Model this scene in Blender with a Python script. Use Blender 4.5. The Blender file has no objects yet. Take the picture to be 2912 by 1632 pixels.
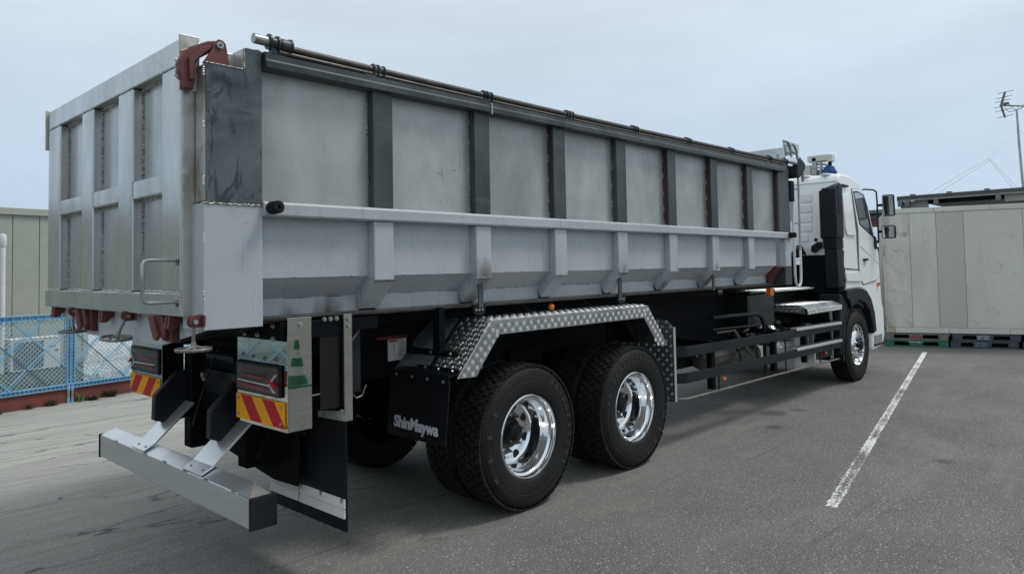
import bpy, bmesh, math, random
from math import sin, cos, pi, radians, sqrt, atan2, hypot
from mathutils import Vector, Matrix
random.seed(7)
sc = bpy.context.scene
# ---------------------------------------------------------------- camera
CAM = (-3.88939, -4.70091, 1.74066); YAW, PIT, ROL, F, PY = 0.75166, 0.04133, -0.01887, 2027.08867, 679.31117
cd = bpy.data.cameras.new('camera'); cam = bpy.data.objects.new('camera', cd); sc.collection.objects.link(cam)
Fw = Vector((cos(PIT)*cos(YAW), cos(PIT)*sin(YAW), sin(PIT))); r0 = Vector((sin(YAW), -cos(YAW), 0)); u0 = r0.cross(Fw)
rr = r0*cos(ROL)+u0*sin(ROL); uu = u0*cos(ROL)-r0*sin(ROL)
cam.matrix_world = Matrix(((rr.x, uu.x, -Fw.x, CAM[0]), (rr.y, uu.y, -Fw.y, CAM[1]), (rr.z, uu.z, -Fw.z, CAM[2]), (0, 0, 0, 1)))
cd.sensor_width = 36; cd.lens = F/2912*36; cd.shift_y = (PY-816)/2912; cd.clip_start = .05; cd.clip_end = 5000
sc.camera = cam
# ---------------------------------------------------------------- sky and sun (bright overcast, soft high sun from the front right)
SUN_EL, SUN_AZ = radians(56), radians(-38)          # azimuth measured from +X towards +Y
w = bpy.data.worlds.new('World'); sc.world = w; w.use_nodes = True
nt = w.node_tree; nt.nodes.clear()
def N(t, ty, **kw):
    n = t.nodes.new(ty)
    for k, v in kw.items(): setattr(n, k, v)
    return n
wo = N(nt, 'ShaderNodeOutputWorld'); bg = N(nt, 'ShaderNodeBackground'); bg.inputs['Strength'].default_value = .092
sky = N(nt, 'ShaderNodeTexSky', sky_type='NISHITA', sun_disc=False)
sky.sun_elevation = SUN_EL; sky.sun_rotation = pi/2-SUN_AZ; sky.air_density = 1.2; sky.dust_density = 3.0
tc = N(nt, 'ShaderNodeTexCoord'); sx = N(nt, 'ShaderNodeSeparateXYZ'); nt.links.new(tc.outputs['Generated'], sx.inputs[0])
rp = N(nt, 'ShaderNodeValToRGB'); nt.links.new(sx.outputs['Z'], rp.inputs[0])
el = rp.color_ramp.elements
el[0].position = 0.0; el[0].color = (.40, .51, .645, 1); el[1].position = .34; el[1].color = (.60, .678, .748, 1)
e = el.new(.12); e.color = (.475, .58, .70, 1); e = el.new(.8); e.color = (.72, .775, .82, 1)
mp = N(nt, 'ShaderNodeMapping'); mp.inputs['Scale'].default_value = (1.2, 1.2, 5); nt.links.new(tc.outputs['Generated'], mp.inputs[0])
cn = N(nt, 'ShaderNodeTexNoise'); cn.inputs['Scale'].default_value = 1.6; cn.inputs['Detail'].default_value = 5; cn.inputs['Roughness'].default_value = .55
nt.links.new(mp.outputs[0], cn.inputs[0])
cr = N(nt, 'ShaderNodeMapRange'); cr.inputs[1].default_value = .3; cr.inputs[2].default_value = .7; cr.inputs[3].default_value = 8.6; cr.inputs[4].default_value = 10.2
nt.links.new(cn.outputs[0], cr.inputs[0])
vm = N(nt, 'ShaderNodeVectorMath', operation='SCALE'); nt.links.new(rp.outputs[0], vm.inputs[0]); nt.links.new(cr.outputs[0], vm.inputs['Scale'])
mx = N(nt, 'ShaderNodeMix', data_type='RGBA'); mx.inputs[0].default_value = .90
nt.links.new(sky.outputs[0], mx.inputs[6]); nt.links.new(vm.outputs[0], mx.inputs[7]); nt.links.new(mx.outputs[2], bg.inputs['Color'])
nt.links.new(bg.outputs[0], wo.inputs[0])
sd = bpy.data.lights.new('sun', 'SUN'); sd.energy = 1.15; sd.angle = radians(14); sd.color = (1, .97, .92)
sun = bpy.data.objects.new('sun', sd); sc.collection.objects.link(sun)
sun.rotation_euler = Vector((-cos(SUN_EL)*cos(SUN_AZ), -cos(SUN_EL)*sin(SUN_AZ), -sin(SUN_EL))).to_track_quat('-Z', 'Y').to_euler()
sc.view_settings.view_transform = 'Standard'; sc.view_settings.look = 'None'; sc.view_settings.gamma = 1
sc.view_settings.exposure = .46; sc.view_settings.use_curve_mapping = False

# ---------------------------------------------------------------- materials
def new_mat(name):
    m = bpy.data.materials.new(name); m.use_nodes = True; t = m.node_tree
    return m, t, t.nodes['Principled BSDF']
def pos(t, scale=(1, 1, 1), rot=0):
    g = N(t, 'ShaderNodeNewGeometry'); mp = N(t, 'ShaderNodeMapping'); mp.inputs['Scale'].default_value = scale
    mp.inputs['Rotation'].default_value = (0, 0, rot)
    t.links.new(g.outputs['Position'], mp.inputs[0]); return mp.outputs[0]
def noise(t, v, s, d=3, r=.5, dist=0):
    n = N(t, 'ShaderNodeTexNoise'); n.inputs['Scale'].default_value = s; n.inputs['Detail'].default_value = d
    n.inputs['Roughness'].default_value = r; n.inputs['Distortion'].default_value = dist; t.links.new(v, n.inputs[0]); return n.outputs[0]
def rng(t, v, a, b, c=0, d=1):
    n = N(t, 'ShaderNodeMapRange'); t.links.new(v, n.inputs[0])
    for i, x in enumerate((a, b, c, d)): n.inputs[i+1].default_value = x
    return n.outputs[0]
def mixc(t, f, a, b):
    n = N(t, 'ShaderNodeMix', data_type='RGBA')
    for s, v in ((0, f), (6, a), (7, b)):
        if isinstance(v, (tuple, list)): n.inputs[s].default_value = tuple(v)+((1,) if len(v) == 3 else ())
        elif isinstance(v, (int, float)): n.inputs[s].default_value = v
        else: t.links.new(v, n.inputs[s])
    return n.outputs[2]
def mth(t, op, a, b=None, c=None):
    n = N(t, 'ShaderNodeMath', operation=op)
    for i, v in enumerate((a, b, c)):
        if v is None: continue
        if isinstance(v, (int, float)): n.inputs[i].default_value = v
        else: t.links.new(v, n.inputs[i])
    return n.outputs[0]
def M(name, col, rough=.5, metal=0, col2=None, ns=3, sc_=(1, 1, 1), lo=.35, hi=.65, r2=None, bump=0, bs=60, spot=None, spec=None, coat=0, det=4):
    m, t, p = new_mat(name)
    p.inputs['Base Color'].default_value = (*col, 1); p.inputs['Roughness'].default_value = rough; p.inputs['Metallic'].default_value = metal
    if spec is not None: p.inputs['Specular IOR Level'].default_value = spec
    if coat: p.inputs['Coat Weight'].default_value = coat; p.inputs['Coat Roughness'].default_value = .06
    if col2 or r2 is not None or spot:
        v = pos(t, sc_); n = rng(t, noise(t, v, ns, det, .6, .3), lo, hi)
        c = mixc(t, n, col, col2) if col2 else None
        if spot:   # (colour, scale, threshold)
            s = rng(t, noise(t, pos(t), spot[1], 6, .68, 1.2), spot[2]-.07, spot[2]+.10)
            c = mixc(t, s, c if c is not None else col, spot[0])
        if c is not None: t.links.new(c, p.inputs['Base Color'])
        if r2 is not None: t.links.new(rng(t, n, 0, 1, rough, r2), p.inputs['Roughness'])
    if bump:
        b = N(t, 'ShaderNodeBump'); b.inputs['Strength'].default_value = bump; b.inputs['Distance'].default_value = .004
        t.links.new(noise(t, pos(t), bs, 3, .6), b.inputs['Height']); t.links.new(b.outputs[0], p.inputs['Normal'])
    return m
primer = M('grey_primer', (.385, .415, .435), .5, 0, (.44, .468, .483), 1.3, r2=.42, spot=((.30, .31, .32), 4, .68))
primer_d = M('grey_primer_lower', (.375, .405, .425), .5, 0, (.43, .458, .473), 2.0, r2=.45, spot=((.20, .19, .18), 7, .70))
galv = M('bare_sheet_steel', (.26, .28, .265), .5, .4, (.42, .44, .42), 1.5, (1, 1, .75), lo=.34, hi=.66, r2=.40, spot=((.17, .185, .17), 6, .70), det=9)
mill = M('mill_scale_steel', (.032, .041, .043), .36, .35, (.085, .098, .10), 3.2, (1, 1, .6), r2=.55, spot=((.13, .145, .15), 14, .70), bump=.08, bs=30, det=6)
millp = M('scuffed_mill_plate', (.045, .057, .062), .28, .35, (.13, .15, .155), 2.4, (1, 1, .8), lo=.36, hi=.68, r2=.5, spot=((.025, .032, .037), 5, .60), bump=.05, bs=12, det=7)
stain = M('dull_stainless', (.44, .448, .44), .30, .85, (.57, .578, .565), 2.4, (1, 2.2, .6), lo=.35, hi=.65, r2=.20, spot=((.36, .375, .38), 5, .66), det=7)
stain_side = M('stained_stainless', (.52, .51, .48), .36, .75, (.26, .22, .18), 8, (1, 1, .6), lo=.46, hi=.74, r2=.5)
weldm = M('weld_bead_metal', (.15, .135, .12), .42, .7, (.80, .78, .74), 170, lo=.44, hi=.54)
weldw = M('bright_weld', (.50, .51, .49), .4, .5, (.14, .135, .125), 90, lo=.42, hi=.56)
redox = M('red_oxide_paint', (.135, .032, .027), .45, 0, (.085, .024, .022), 9, r2=.6, bump=.1, bs=90)
redpost = M('red_oxide_smear', (.07, .022, .022), .5, 0, (.03, .03, .033), 2.5, (1, 1, .6), lo=.4, hi=.55)
rodm = M('dark_bare_rod', (.06, .055, .05), .5, .6, (.11, .10, .09), 9, (1, 6, 6))
blackp = M('black_paint', (.0035, .0042, .0055), .5, 0, (.006, .0075, .009), 4, r2=.65, spec=.07)
blacks = M('black_satin_panel', (.006, .0075, .010), .36, 0, (.009, .011, .013), 5, r2=.45, spec=.16)
blackpl = M('black_plastic', (.0085, .010, .0125), .42, 0, (.014, .016, .019), 3, r2=.55, bump=.05, bs=120, spec=.22)
rubber = M('tyre_rubber', (.0085, .0088, .009), .6, 0, (.016, .0155, .0145), 7, lo=.35, hi=.7, r2=.75, bump=.06, bs=200, spec=.24)
tread_m = M('tread_rubber', (.010, .011, .012), .6, 0, (.024, .025, .025), 14, lo=.4, hi=.7, r2=.75, spec=.25)
letter_m = M('raised_rubber_lettering', (.045, .044, .042), .45)
flapm = M('black_rubber_flap', (.006, .007, .009), .45, 0, (.010, .011, .013), 8, r2=.6, spec=.2)
chrome = M('polished_alloy', (.76, .77, .78), .04, 1, None, r2=.1, ns=4)
mirror = M('mirror_stainless', (.52, .535, .50), .018, 1, (.58, .59, .55), 3, r2=.03, bump=.02, bs=1.8)
alu = M('brushed_aluminium', (.40, .41, .385), .5, .35, (.44, .45, .425), 3, (.4, .4, 6), r2=.55)
alu_b = M('bright_aluminium', (.80, .82, .83), .28, .8, (.70, .72, .73), 5, r2=.34)
chk = M('tread_plate_aluminium', (.40, .42, .425), .20, .92, (.50, .52, .52), 5, r2=.30)
chk_r = M('tread_plate_ridges', (.60, .61, .61), .28, .9, (.50, .51, .52), 12)
chk_d = M('dark_tread_plate', (.10, .105, .11), .4, .7, (.15, .155, .16), 5)
chk_dr = M('dark_tread_ridges', (.26, .28, .29), .3, .8)
white_p = M('white_vehicle_paint', (.86, .87, .85), .3, 0, (.82, .84, .83), 1.5, coat=.5)
white_s = M('white_plain_paint', (.72, .72, .70), .5, 0, (.62, .62, .60), 4)
orangem = M('amber_lens', (.75, .20, .02), .22, 0, (.55, .12, .01), 40, coat=.4)
redlens = M('red_lens', (.50, .025, .035), .25, 0, (.38, .02, .03), 20, coat=.3)
whitelens = M('white_lens', (.75, .76, .76), .25)
lampbk = M('lamp_inner_tray', (.11, .105, .10), .22, .7, (.22, .12, .11), 9)
def glassm(name, col, alpha, rough=.03):
    m, t, p = new_mat(name); p.inputs['Base Color'].default_value = (*col, 1); p.inputs['Roughness'].default_value = rough
    p.inputs['Alpha'].default_value = alpha; p.inputs['Coat Weight'].default_value = .6; return m
lensclear = glassm('clear_lens', (.05, .055, .055), .12, .03); lensclear.node_tree.nodes['Principled BSDF'].inputs['Coat Weight'].default_value = 0
winglass = glassm('window_glass', (.02, .03, .03), .35)
chev_y = M('reflective_yellow', (.88, .37, .004), .5, 0, (.76, .31, .004), 60, spec=.2)
chev_r = M('reflective_red', (.46, .012, .02), .5, 0, (.38, .010, .018), 60, spec=.2)
galvpost = M('steel_tube', (.42, .43, .42), .35, .7, (.3, .3, .29), 12)
castiron = M('cast_handwheel', (.15, .14, .125), .45, .6, (.24, .225, .21), 14)
decal = M('white_flap_lettering', (.62, .64, .66), .5)
blue_pl = M('pale_blue_plastic', (.17, .40, .58), .5, 0, (.28, .50, .67), 5, r2=.6)
blue_dk = M('grey_blue_plastic', (.07, .15, .21), .6)
kerbm = M('red_painted_kerb', (.19, .048, .038), .75, 0, (.125, .043, .036), 4, (1, 1, 3), bump=.25, bs=40)
siding = M('olive_grey_siding', (.315, .335, .285), .6, 0, (.345, .365, .315), 6, bump=.5, bs=38)
siding_f = M('fascia_metal', (.36, .37, .315), .45)
beige = M('beige_casing', (.60, .60, .55), .5, 0, (.54, .54, .50), 4)
gril = M('dark_grille', (.05, .055, .06), .6)
greenbx = M('dark_green_black_box', (.009, .015, .013), .35)
boxpan = M('weathered_panel', (.60, .59, .52), .5, 0, (.46, .45, .385), 1.2, (1, 1, .7), lo=.42, hi=.70, spot=((.27, .26, .225), 3.0, .62), det=8)
boxpan2 = M('weathered_panel_plain', (.60, .60, .535), .5, 0, (.50, .495, .44), 1.0, (1, 1, .5), lo=.42, hi=.70, spot=((.38, .37, .33), 4, .66), det=8)
embos = M('hammered_panel', (.44, .43, .39), .5, .1, (.56, .55, .50), 34, (1, 1, 2.4), lo=.45, hi=.66, bump=.6, bs=50, det=5)
roofm = M('dark_roof_metal', (.10, .105, .11), .5, 0, (.15, .15, .15), 5)
redst = M('red_structural_steel', (.17, .035, .03), .5, 0, (.11, .03, .027), 5)
pal_grey = M('grey_plastic_pallet', (.13, .125, .115), .6, 0, (.17, .16, .145), 6)
pal_green = M('green_plastic_pallet', (.018, .10, .062), .6, 0, (.03, .13, .085), 6)
pal_navy = M('navy_plastic_pallet', (.035, .042, .055), .6, 0, (.055, .062, .075), 6)
pal_in = M('matt_black_pocket_shade', (.01, .011, .012), .8)  # near black: painted shade for pockets and wheel holes, also plain matt black parts
printw = M('white_print', (.6, .62, .62), .6); printt = M('pale_teal_print', (.18, .32, .36), .6); printr = M('faded_red_print', (.22, .075, .075), .7)
bluebr = M('blue_brush_bristles', (.012, .05, .16), .8, 0, (.02, .09, .24), 40)
greenl = M('weed_leaf', (.045, .062, .022), .7, 0, (.075, .07, .035), 25); greenl2 = M('broad_leaf', (.065, .13, .03), .55, 0, (.09, .16, .04), 20)
drygrass = M('grass_blades', (.028, .045, .016), .7, 0, (.06, .065, .028), 6)
pebm = M('pale_pebbles', (.62, .62, .60), .7, 0, (.40, .41, .42), 30)
conegreen = M('green_cone_plastic', (.008, .12, .055), .5); conewhite = M('white_cone_band', (.42, .43, .38), .5)
labelw = M('warning_sticker_white', (.62, .62, .60), .5); labelo = M('sticker_orange', (.55, .12, .03), .5); labelt = M('sticker_print', (.10, .10, .10), .6)
chockm = M('dark_orange_steel', (.16, .035, .02), .5)
hubm = M('black_hub', (.0045, .005, .006), .42, spec=.25)
mirg = M('mirror_glass', (.75, .78, .78), .02, 1)

# asphalt: aggregate speckle, oil stains, sandy streaks on the left, cracks
def asphalt():
    m, t, p = new_mat('asphalt'); P = pos(t)
    base = mixc(t, rng(t, noise(t, P, .9, 5, .6), .3, .7), (.126, .124, .118), (.178, .174, .165))
    fine = mixc(t, rng(t, mth(t, 'ADD', mth(t, 'MULTIPLY', noise(t, P, 75, 3, .6), .5), mth(t, 'MULTIPLY', noise(t, P, 240, 3, .75), .5)), .37, .63), (.22, .22, .22), (1.85, 1.85, 1.82))
    mul = N(t, 'ShaderNodeMix', data_type='RGBA', blend_type='MULTIPLY'); mul.inputs[0].default_value = 1
    mot = mixc(t, rng(t, noise(t, P, 14, 5, .7), .3, .7), (.86, .86, .86), (1.12, 1.12, 1.12)); mm_ = N(t, 'ShaderNodeMix', data_type='RGBA', blend_type='MULTIPLY'); mm_.inputs[0].default_value = 1; t.links.new(base, mm_.inputs[6]); t.links.new(mot, mm_.inputs[7]); base = mm_.outputs[2]
    t.links.new(base, mul.inputs[6]); t.links.new(fine, mul.inputs[7]); c = mul.outputs[2]
    vo = N(t, 'ShaderNodeTexVoronoi'); vo.inputs['Scale'].default_value = 78; t.links.new(P, vo.inputs[0])
    sel = N(t, 'ShaderNodeSeparateColor'); t.links.new(vo.outputs['Color'], sel.inputs[0])
    sp = mth(t, 'MULTIPLY', mth(t, 'LESS_THAN', mth(t, 'ADD', vo.outputs['Distance'], mth(t, 'MULTIPLY', sel.outputs[1], .25)), .40), mth(t, 'GREATER_THAN', sel.outputs[0], .84))
    c = mixc(t, mth(t, 'MULTIPLY', sp, .9), c, (.62, .62, .60))
    # sandy drive tracks: x-ward streaks left of the truck (y high, x low)
    sxy = N(t, 'ShaderNodeSeparateXYZ'); t.links.new(P, sxy.inputs[0]); X, Y = sxy.outputs[0], sxy.outputs[1]
    region = mth(t, 'MULTIPLY', rng(t, mth(t, 'ADD', Y, mth(t, 'MULTIPLY', noise(t, P, .7, 3), 1.2)), -1.6, 4.4), rng(t, X, 7, 0))
    S = pos(t, (.25, 4.2, 1), radians(-12))
    st = rng(t, noise(t, S, 1.5, 7, .7, .25), .34, .66)
    S2 = pos(t, (.5, 9, 1), radians(-13)); st2 = rng(t, noise(t, S2, 2.2, 5, .65, .2), .4, .7)
    f = mth(t, 'MULTIPLY', region, mth(t, 'ADD', mth(t, 'MULTIPLY', st, .55), mth(t, 'MULTIPLY', st2, .40)))
    c = mixc(t, mth(t, 'MINIMUM', mth(t, 'ADD', f, mth(t, 'MULTIPLY', region, .38)), .92), c, (.44, .435, .395))
    c = mixc(t, mth(t, 'MULTIPLY', rng(t, noise(t, P, 260, 2, .6), .35, .6, .5, 0), .6), c, (.045, .045, .043))
    # faint dusty arcs at right
    du = rng(t, noise(t, pos(t, (.5, 1.6, 1), .5), 1.1, 4, .6, 1.2), .54, .70, 0, .28)
    c = mixc(t, du, c, (.26, .25, .22))
    # dark wheel scuffs
    sk = rng(t, noise(t, pos(t, (.22, 7, 1), radians(-14)), 1.3, 6, .7, .3), .58, .74, 0, .5)
    c = mixc(t, mth(t, 'MULTIPLY', sk, rng(t, mth(t, 'ADD', X, Y), 5, 1)), c, (.05, .05, .052))
    # cracks
    cw = N(t, 'ShaderNodeTexVoronoi', feature='DISTANCE_TO_EDGE'); cw.inputs['Scale'].default_value = .85
    wv = N(t, 'ShaderNodeVectorMath', operation='ADD'); nn = N(t, 'ShaderNodeTexNoise'); nn.inputs['Scale'].default_value = 2.5; nn.inputs['Detail'].default_value = 6
    S3 = pos(t, (.45, 1.6, 1), radians(-12)); t.links.new(S3, nn.inputs[0]); t.links.new(S3, wv.inputs[0]); t.links.new(nn.outputs['Color'], wv.inputs[1]); t.links.new(wv.outputs[0], cw.inputs[0])
    cmask = mth(t, 'MULTIPLY', rng(t, cw.outputs['Distance'], 0, .02, 1, 0), mth(t, 'MULTIPLY', rng(t, mth(t, 'ADD', X, mth(t, 'MULTIPLY', Y, -1)), 1.5, -1.2), rng(t, noise(t, P, .8, 2), .4, .55)))
    c = mixc(t, mth(t, 'MULTIPLY', cmask, .8), c, (.03, .03, .03))
    # oil stains beside the truck
    for (ox, oy, r) in ((4.29, -1.17, .20), (4.63, -1.34, .12), (3.6, -1.48, .13), (3.21, -3.13, .11), (.2, -3.3, .05), (4.1, -3.35, .06)):
        d = N(t, 'ShaderNodeVectorMath', operation='DISTANCE'); t.links.new(P, d.inputs[0]); d.inputs[1].default_value = (ox, oy, 0)
        dd = mth(t, 'ADD', d.outputs['Value'], mth(t, 'MULTIPLY', noise(t, P, 9, 3), .1))
        c = mixc(t, rng(t, dd, r+.05, r-.03, 0, .55), c, (.04, .04, .042))
    # rust-brown run-off by the pallets
    d = N(t, 'ShaderNodeVectorMath', operation='DISTANCE'); t.links.new(pos(t, (2.2, 1, 1)), d.inputs[0]); d.inputs[1].default_value = (26, -1.3, 0)
    c = mixc(t, rng(t, mth(t, 'ADD', d.outputs['Value'], noise(t, P, 4, 4)), 1.1, .5, 0, .4), c, (.16, .10, .07))
    t.links.new(c, p.inputs['Base Color']); p.inputs['Roughness'].default_value = .85; p.inputs['Specular IOR Level'].default_value = .25
    b = N(t, 'ShaderNodeBump'); b.inputs['Strength'].default_value = .55; b.inputs['Distance'].default_value = .006
    t.links.new(noise(t, P, 120, 4, .7), b.inputs['Height']); t.links.new(b.outputs[0], p.inputs['Normal'])
    return m
asph = asphalt()
def linepaint():
    m, t, p = new_mat('worn_line_paint'); P = pos(t)
    tx = N(t, 'ShaderNodeTexCoord'); s = N(t, 'ShaderNodeSeparateXYZ'); t.links.new(tx.outputs['UV'], s.inputs[0])
    edge = mth(t, 'SUBTRACT', .5, mth(t, 'ABSOLUTE', mth(t, 'SUBTRACT', s.outputs[1], .5)))
    e = mth(t, 'ADD', edge, mth(t, 'MULTIPLY', mth(t, 'SUBTRACT', noise(t, P, 17, 6, .75), .5), .62))
    n1 = noise(t, P, 45, 6, .72, .5); big = noise(t, P, 1.6, 2)
    wear = mth(t, 'ADD', n1, mth(t, 'MULTIPLY', mth(t, 'SUBTRACT', big, .5), .5))
    # more paint kept at the borders and at the near end
    wear = mth(t, 'ADD', wear, rng(t, edge, .38, .22, 0, .07)); wear = mth(t, 'ADD', wear, rng(t, s.outputs[0], .03, 0, 0, .15)); wear = mth(t, 'ADD', wear, rng(t, s.outputs[0], .45, 1, 0, .12))
    a = mth(t, 'MULTIPLY', rng(t, wear, .50, .545), rng(t, e, .155, .185)); a = mth(t, 'MULTIPLY', a, rng(t, mth(t, 'ADD', s.outputs[0], mth(t, 'MULTIPLY', mth(t, 'SUBTRACT', noise(t, P, 20, 4, .7), .5), .02)), .003, .005))
    tr = N(t, 'ShaderNodeBsdfTransparent'); ms = N(t, 'ShaderNodeMixShader'); out = t.nodes['Material Output']
    c = mixc(t, noise(t, P, 30, 3), (.62, .62, .58), (.78, .78, .76)); t.links.new(c, p.inputs['Base Color']); p.inputs['Roughness'].default_value = .7
    t.links.new(a, ms.inputs[0]); t.links.new(tr.outputs[0], ms.inputs[1]); t.links.new(p.outputs[0], ms.inputs[2]); t.links.new(ms.outputs[0], out.inputs[0])
    return m
paintm = linepaint()
gravelm = M('gravel_ground', (.33, .33, .31), .9, 0, (.62, .62, .60), 28, lo=.4, hi=.6, bump=.8, bs=60, det=5)
dirtm = M('bare_dirt_strip', (.035, .042, .02), .95, 0, (.075, .072, .05), 12, bump=.5, bs=50)

# ---------------------------------------------------------------- mesh helpers
COL = sc.collection
ORG = {}
def link(o): COL.objects.link(o); return o
def thing(name, label, cat, loc=(0, 0, 0), rot=(0, 0, 0), group=None):
    o = link(bpy.data.objects.new(name, None)); o.location = loc; o.rotation_euler = rot; o.empty_display_size = .2
    o['label'] = label; o['category'] = cat
    if group: o['group'] = group
    ORG[o] = Vector(loc); return o
def tag(o, label, cat, group=None):
    o['label'] = label; o['category'] = cat
    if group: o['group'] = group
    return o
class MB:
    def __init__(s): s.v = []; s.f = []; s.mi = []; s.m = 0; s.uv = None
    def add(s, vs, fs):
        n = len(s.v); s.v += [tuple(v) for v in vs]; s.f += [tuple(i+n for i in f) for f in fs]; s.mi += [s.m]*len(fs); return s
    def box(s, x0, x1, y0, y1, z0, z1):
        x0, x1 = sorted((x0, x1)); y0, y1 = sorted((y0, y1)); z0, z1 = sorted((z0, z1))
        return s.add([(x, y, z) for z in (z0, z1) for y in (y0, y1) for x in (x0, x1)], [(0, 2, 3, 1), (4, 5, 7, 6), (0, 1, 5, 4), (2, 6, 7, 3), (0, 4, 6, 2), (1, 3, 7, 5)])
    def obox(s, c, ax, ay, az):   # oriented box: centre and half-axis vectors
        c = Vector(c); ax, ay, az = Vector(ax), Vector(ay), Vector(az)
        return s.add([c+i*ax+j*ay+k*az for k in (-1, 1) for j in (-1, 1) for i in (-1, 1)], [(0, 2, 3, 1), (4, 5, 7, 6), (0, 1, 5, 4), (2, 6, 7, 3), (0, 4, 6, 2), (1, 3, 7, 5)])
    def prism(s, poly, ax, a, b):  # poly in the plane of the two other axes, extruded along ax
        def P(u, v, h): return {'x': (h, u, v), 'y': (u, h, v), 'z': (u, v, h)}[ax]
        n = len(poly); vs = [P(u, v, a) for u, v in poly]+[P(u, v, b) for u, v in poly]
        return s.add(vs, [tuple(range(n)), tuple(range(2*n-1, n-1, -1))]+[(i, i+n, (i+1) % n+n, (i+1) % n) for i in range(n)])
    def hexa(s, a, b):  # two quads (4 points each) -> solid
        return s.add(list(a)+list(b), [(0, 1, 2, 3), (7, 6, 5, 4)]+[(i, i+4, (i+1) % 4+4, (i+1) % 4) for i in range(4)])
    def tube(s, pts, r, n=10, cap=True):
        pts = [Vector(p) for p in pts]; rs = r if isinstance(r, (list, tuple)) else [r]*len(pts); vs = []; prev = None
        for i, p in enumerate(pts):
            d = ((pts[min(i+1, len(pts)-1)]-p).normalized()+(p-pts[max(i-1, 0)]).normalized()).normalized() if 0 < i < len(pts)-1 else (pts[min(i+1, len(pts)-1)]-pts[max(i-1, 0)]).normalized()
            a = d.orthogonal().normalized() if prev is None else (prev-d*prev.dot(d)).normalized()
            prev = a; b = d.cross(a)
            vs += [p+(a*cos(2*pi*k/n)+b*sin(2*pi*k/n))*rs[i] for k in range(n)]
        fs = [(i*n+k, i*n+(k+1) % n, (i+1)*n+(k+1) % n, (i+1)*n+k) for i in range(len(pts)-1) for k in range(n)]
        if cap: fs += [tuple(range(n-1, -1, -1)), tuple((len(pts)-1)*n+k for k in range(n))]
        return s.add(vs, fs)
    def bar(s, a, b, w, h=None, up=(0, 0, 1)):
        a, b = Vector(a), Vector(b); d = (b-a); L = d.length/2; d.normalize(); u = Vector(up); u = (u-d*u.dot(d)).normalized(); q = d.cross(u)
        return s.obox((a+b)/2, d*L, q*w/2, u*(h or w)/2)
    def lathe(s, prof, c, axis='y', n=48, cap=False, a0=0, a1=2*pi):  # prof: (radius, offset along axis)
        full = abs(a1-a0-2*pi) < 1e-6; m = n if full else n+1; vs = []
        for r, h in prof:
            for k in range(m):
                t = a0+(a1-a0)*k/n; u, v = r*cos(t), r*sin(t)
                vs.append({'y': (c[0]+u, c[1]+h, c[2]+v), 'x': (c[0]+h, c[1]+u, c[2]+v), 'z': (c[0]+u, c[1]+v, c[2]+h)}[axis])
        fs = [(i*m+k, i*m+(k+1) % m, (i+1)*m+(k+1) % m, (i+1)*m+k) for i in range(len(prof)-1) for k in range(n)]
        if cap: fs += [tuple(range(m-1, -1, -1)), tuple((len(prof)-1)*m+k for k in range(m))]
        return s.add(vs, fs)
    def cyl(s, a, b, r, n=12): return s.tube([a, b], r, n)
    def blob(s, c, r, sub=1):
        t = (1+5**.5)/2; V = [Vector(p).normalized() for p in ((-1, t, 0), (1, t, 0), (-1, -t, 0), (1, -t, 0), (0, -1, t), (0, 1, t), (0, -1, -t), (0, 1, -t), (t, 0, -1), (t, 0, 1), (-t, 0, -1), (-t, 0, 1))]
        Fc = [(0, 11, 5), (0, 5, 1), (0, 1, 7), (0, 7, 10), (0, 10, 11), (1, 5, 9), (5, 11, 4), (11, 10, 2), (10, 7, 6), (7, 1, 8), (3, 9, 4), (3, 4, 2), (3, 2, 6), (3, 6, 8), (3, 8, 9), (4, 9, 5), (2, 4, 11), (6, 2, 10), (8, 6, 7), (9, 8, 1)]
        rx = r if isinstance(r, (tuple, list)) else (r, r, r)
        return s.add([(c[0]+p.x*rx[0], c[1]+p.y*rx[1], c[2]+p.z*rx[2]) for p in V], Fc)
    def build(s, name, mat, parent=None, bevel=0, smooth=False, seg=2, auto=None, fixn=True):
        o0 = Vector((0, 0, 0)); q = parent
        while q is not None:
            if q in ORG: o0 = ORG[q]
            q = q.parent
        me = bpy.data.meshes.new(name); me.from_pydata([tuple(Vector(v)-o0) for v in s.v], [], s.f)
        mats = mat if isinstance(mat, (list, tuple)) else [mat]
        for m in mats: me.materials.append(m)
        me.polygons.foreach_set('material_index', s.mi)
        if fixn:
            bm = bmesh.new(); bm.from_mesh(me); bmesh.ops.recalc_face_normals(bm, faces=bm.faces); bm.to_mesh(me); bm.free()
        if smooth:
            me.polygons.foreach_set('use_smooth', [True]*len(me.polygons)); me.set_sharp_from_angle(angle=radians(auto or 35))
        me.update(); o = link(bpy.data.objects.new(name, me))
        if parent is not None: o.parent = parent
        if bevel:
            b = o.modifiers.new('edge', 'BEVEL'); b.width = bevel; b.segments = seg; b.limit_method = 'ANGLE'; b.angle_limit = radians(40); b.harden_normals = False
        return o
def stuff(o): o['kind'] = 'stuff'; return o
def struct(o): o['kind'] = 'structure'; return o
def dup(o, off=(0, 0, 0), parent=None):
    c = o.copy(); link(c); c.parent = parent if parent is not None else o.parent; c.location = Vector(o.location)+Vector(off)
    for ch in list(o.children): dup(ch, (0, 0, 0), c)
    return c
def arc(c, r, a0, a1, n, plane='xz'):
    out = []
    for i in range(n+1):
        a = radians(a0+(a1-a0)*i/n); u, v = r*cos(a), r*sin(a)
        out.append({'xz': (c[0]+u, c[1], c[2]+v), 'yz': (c[0], c[1]+u, c[2]+v), 'xy': (c[0]+u, c[1]+v, c[2])}[plane])
    return out
_tc = {}
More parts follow.
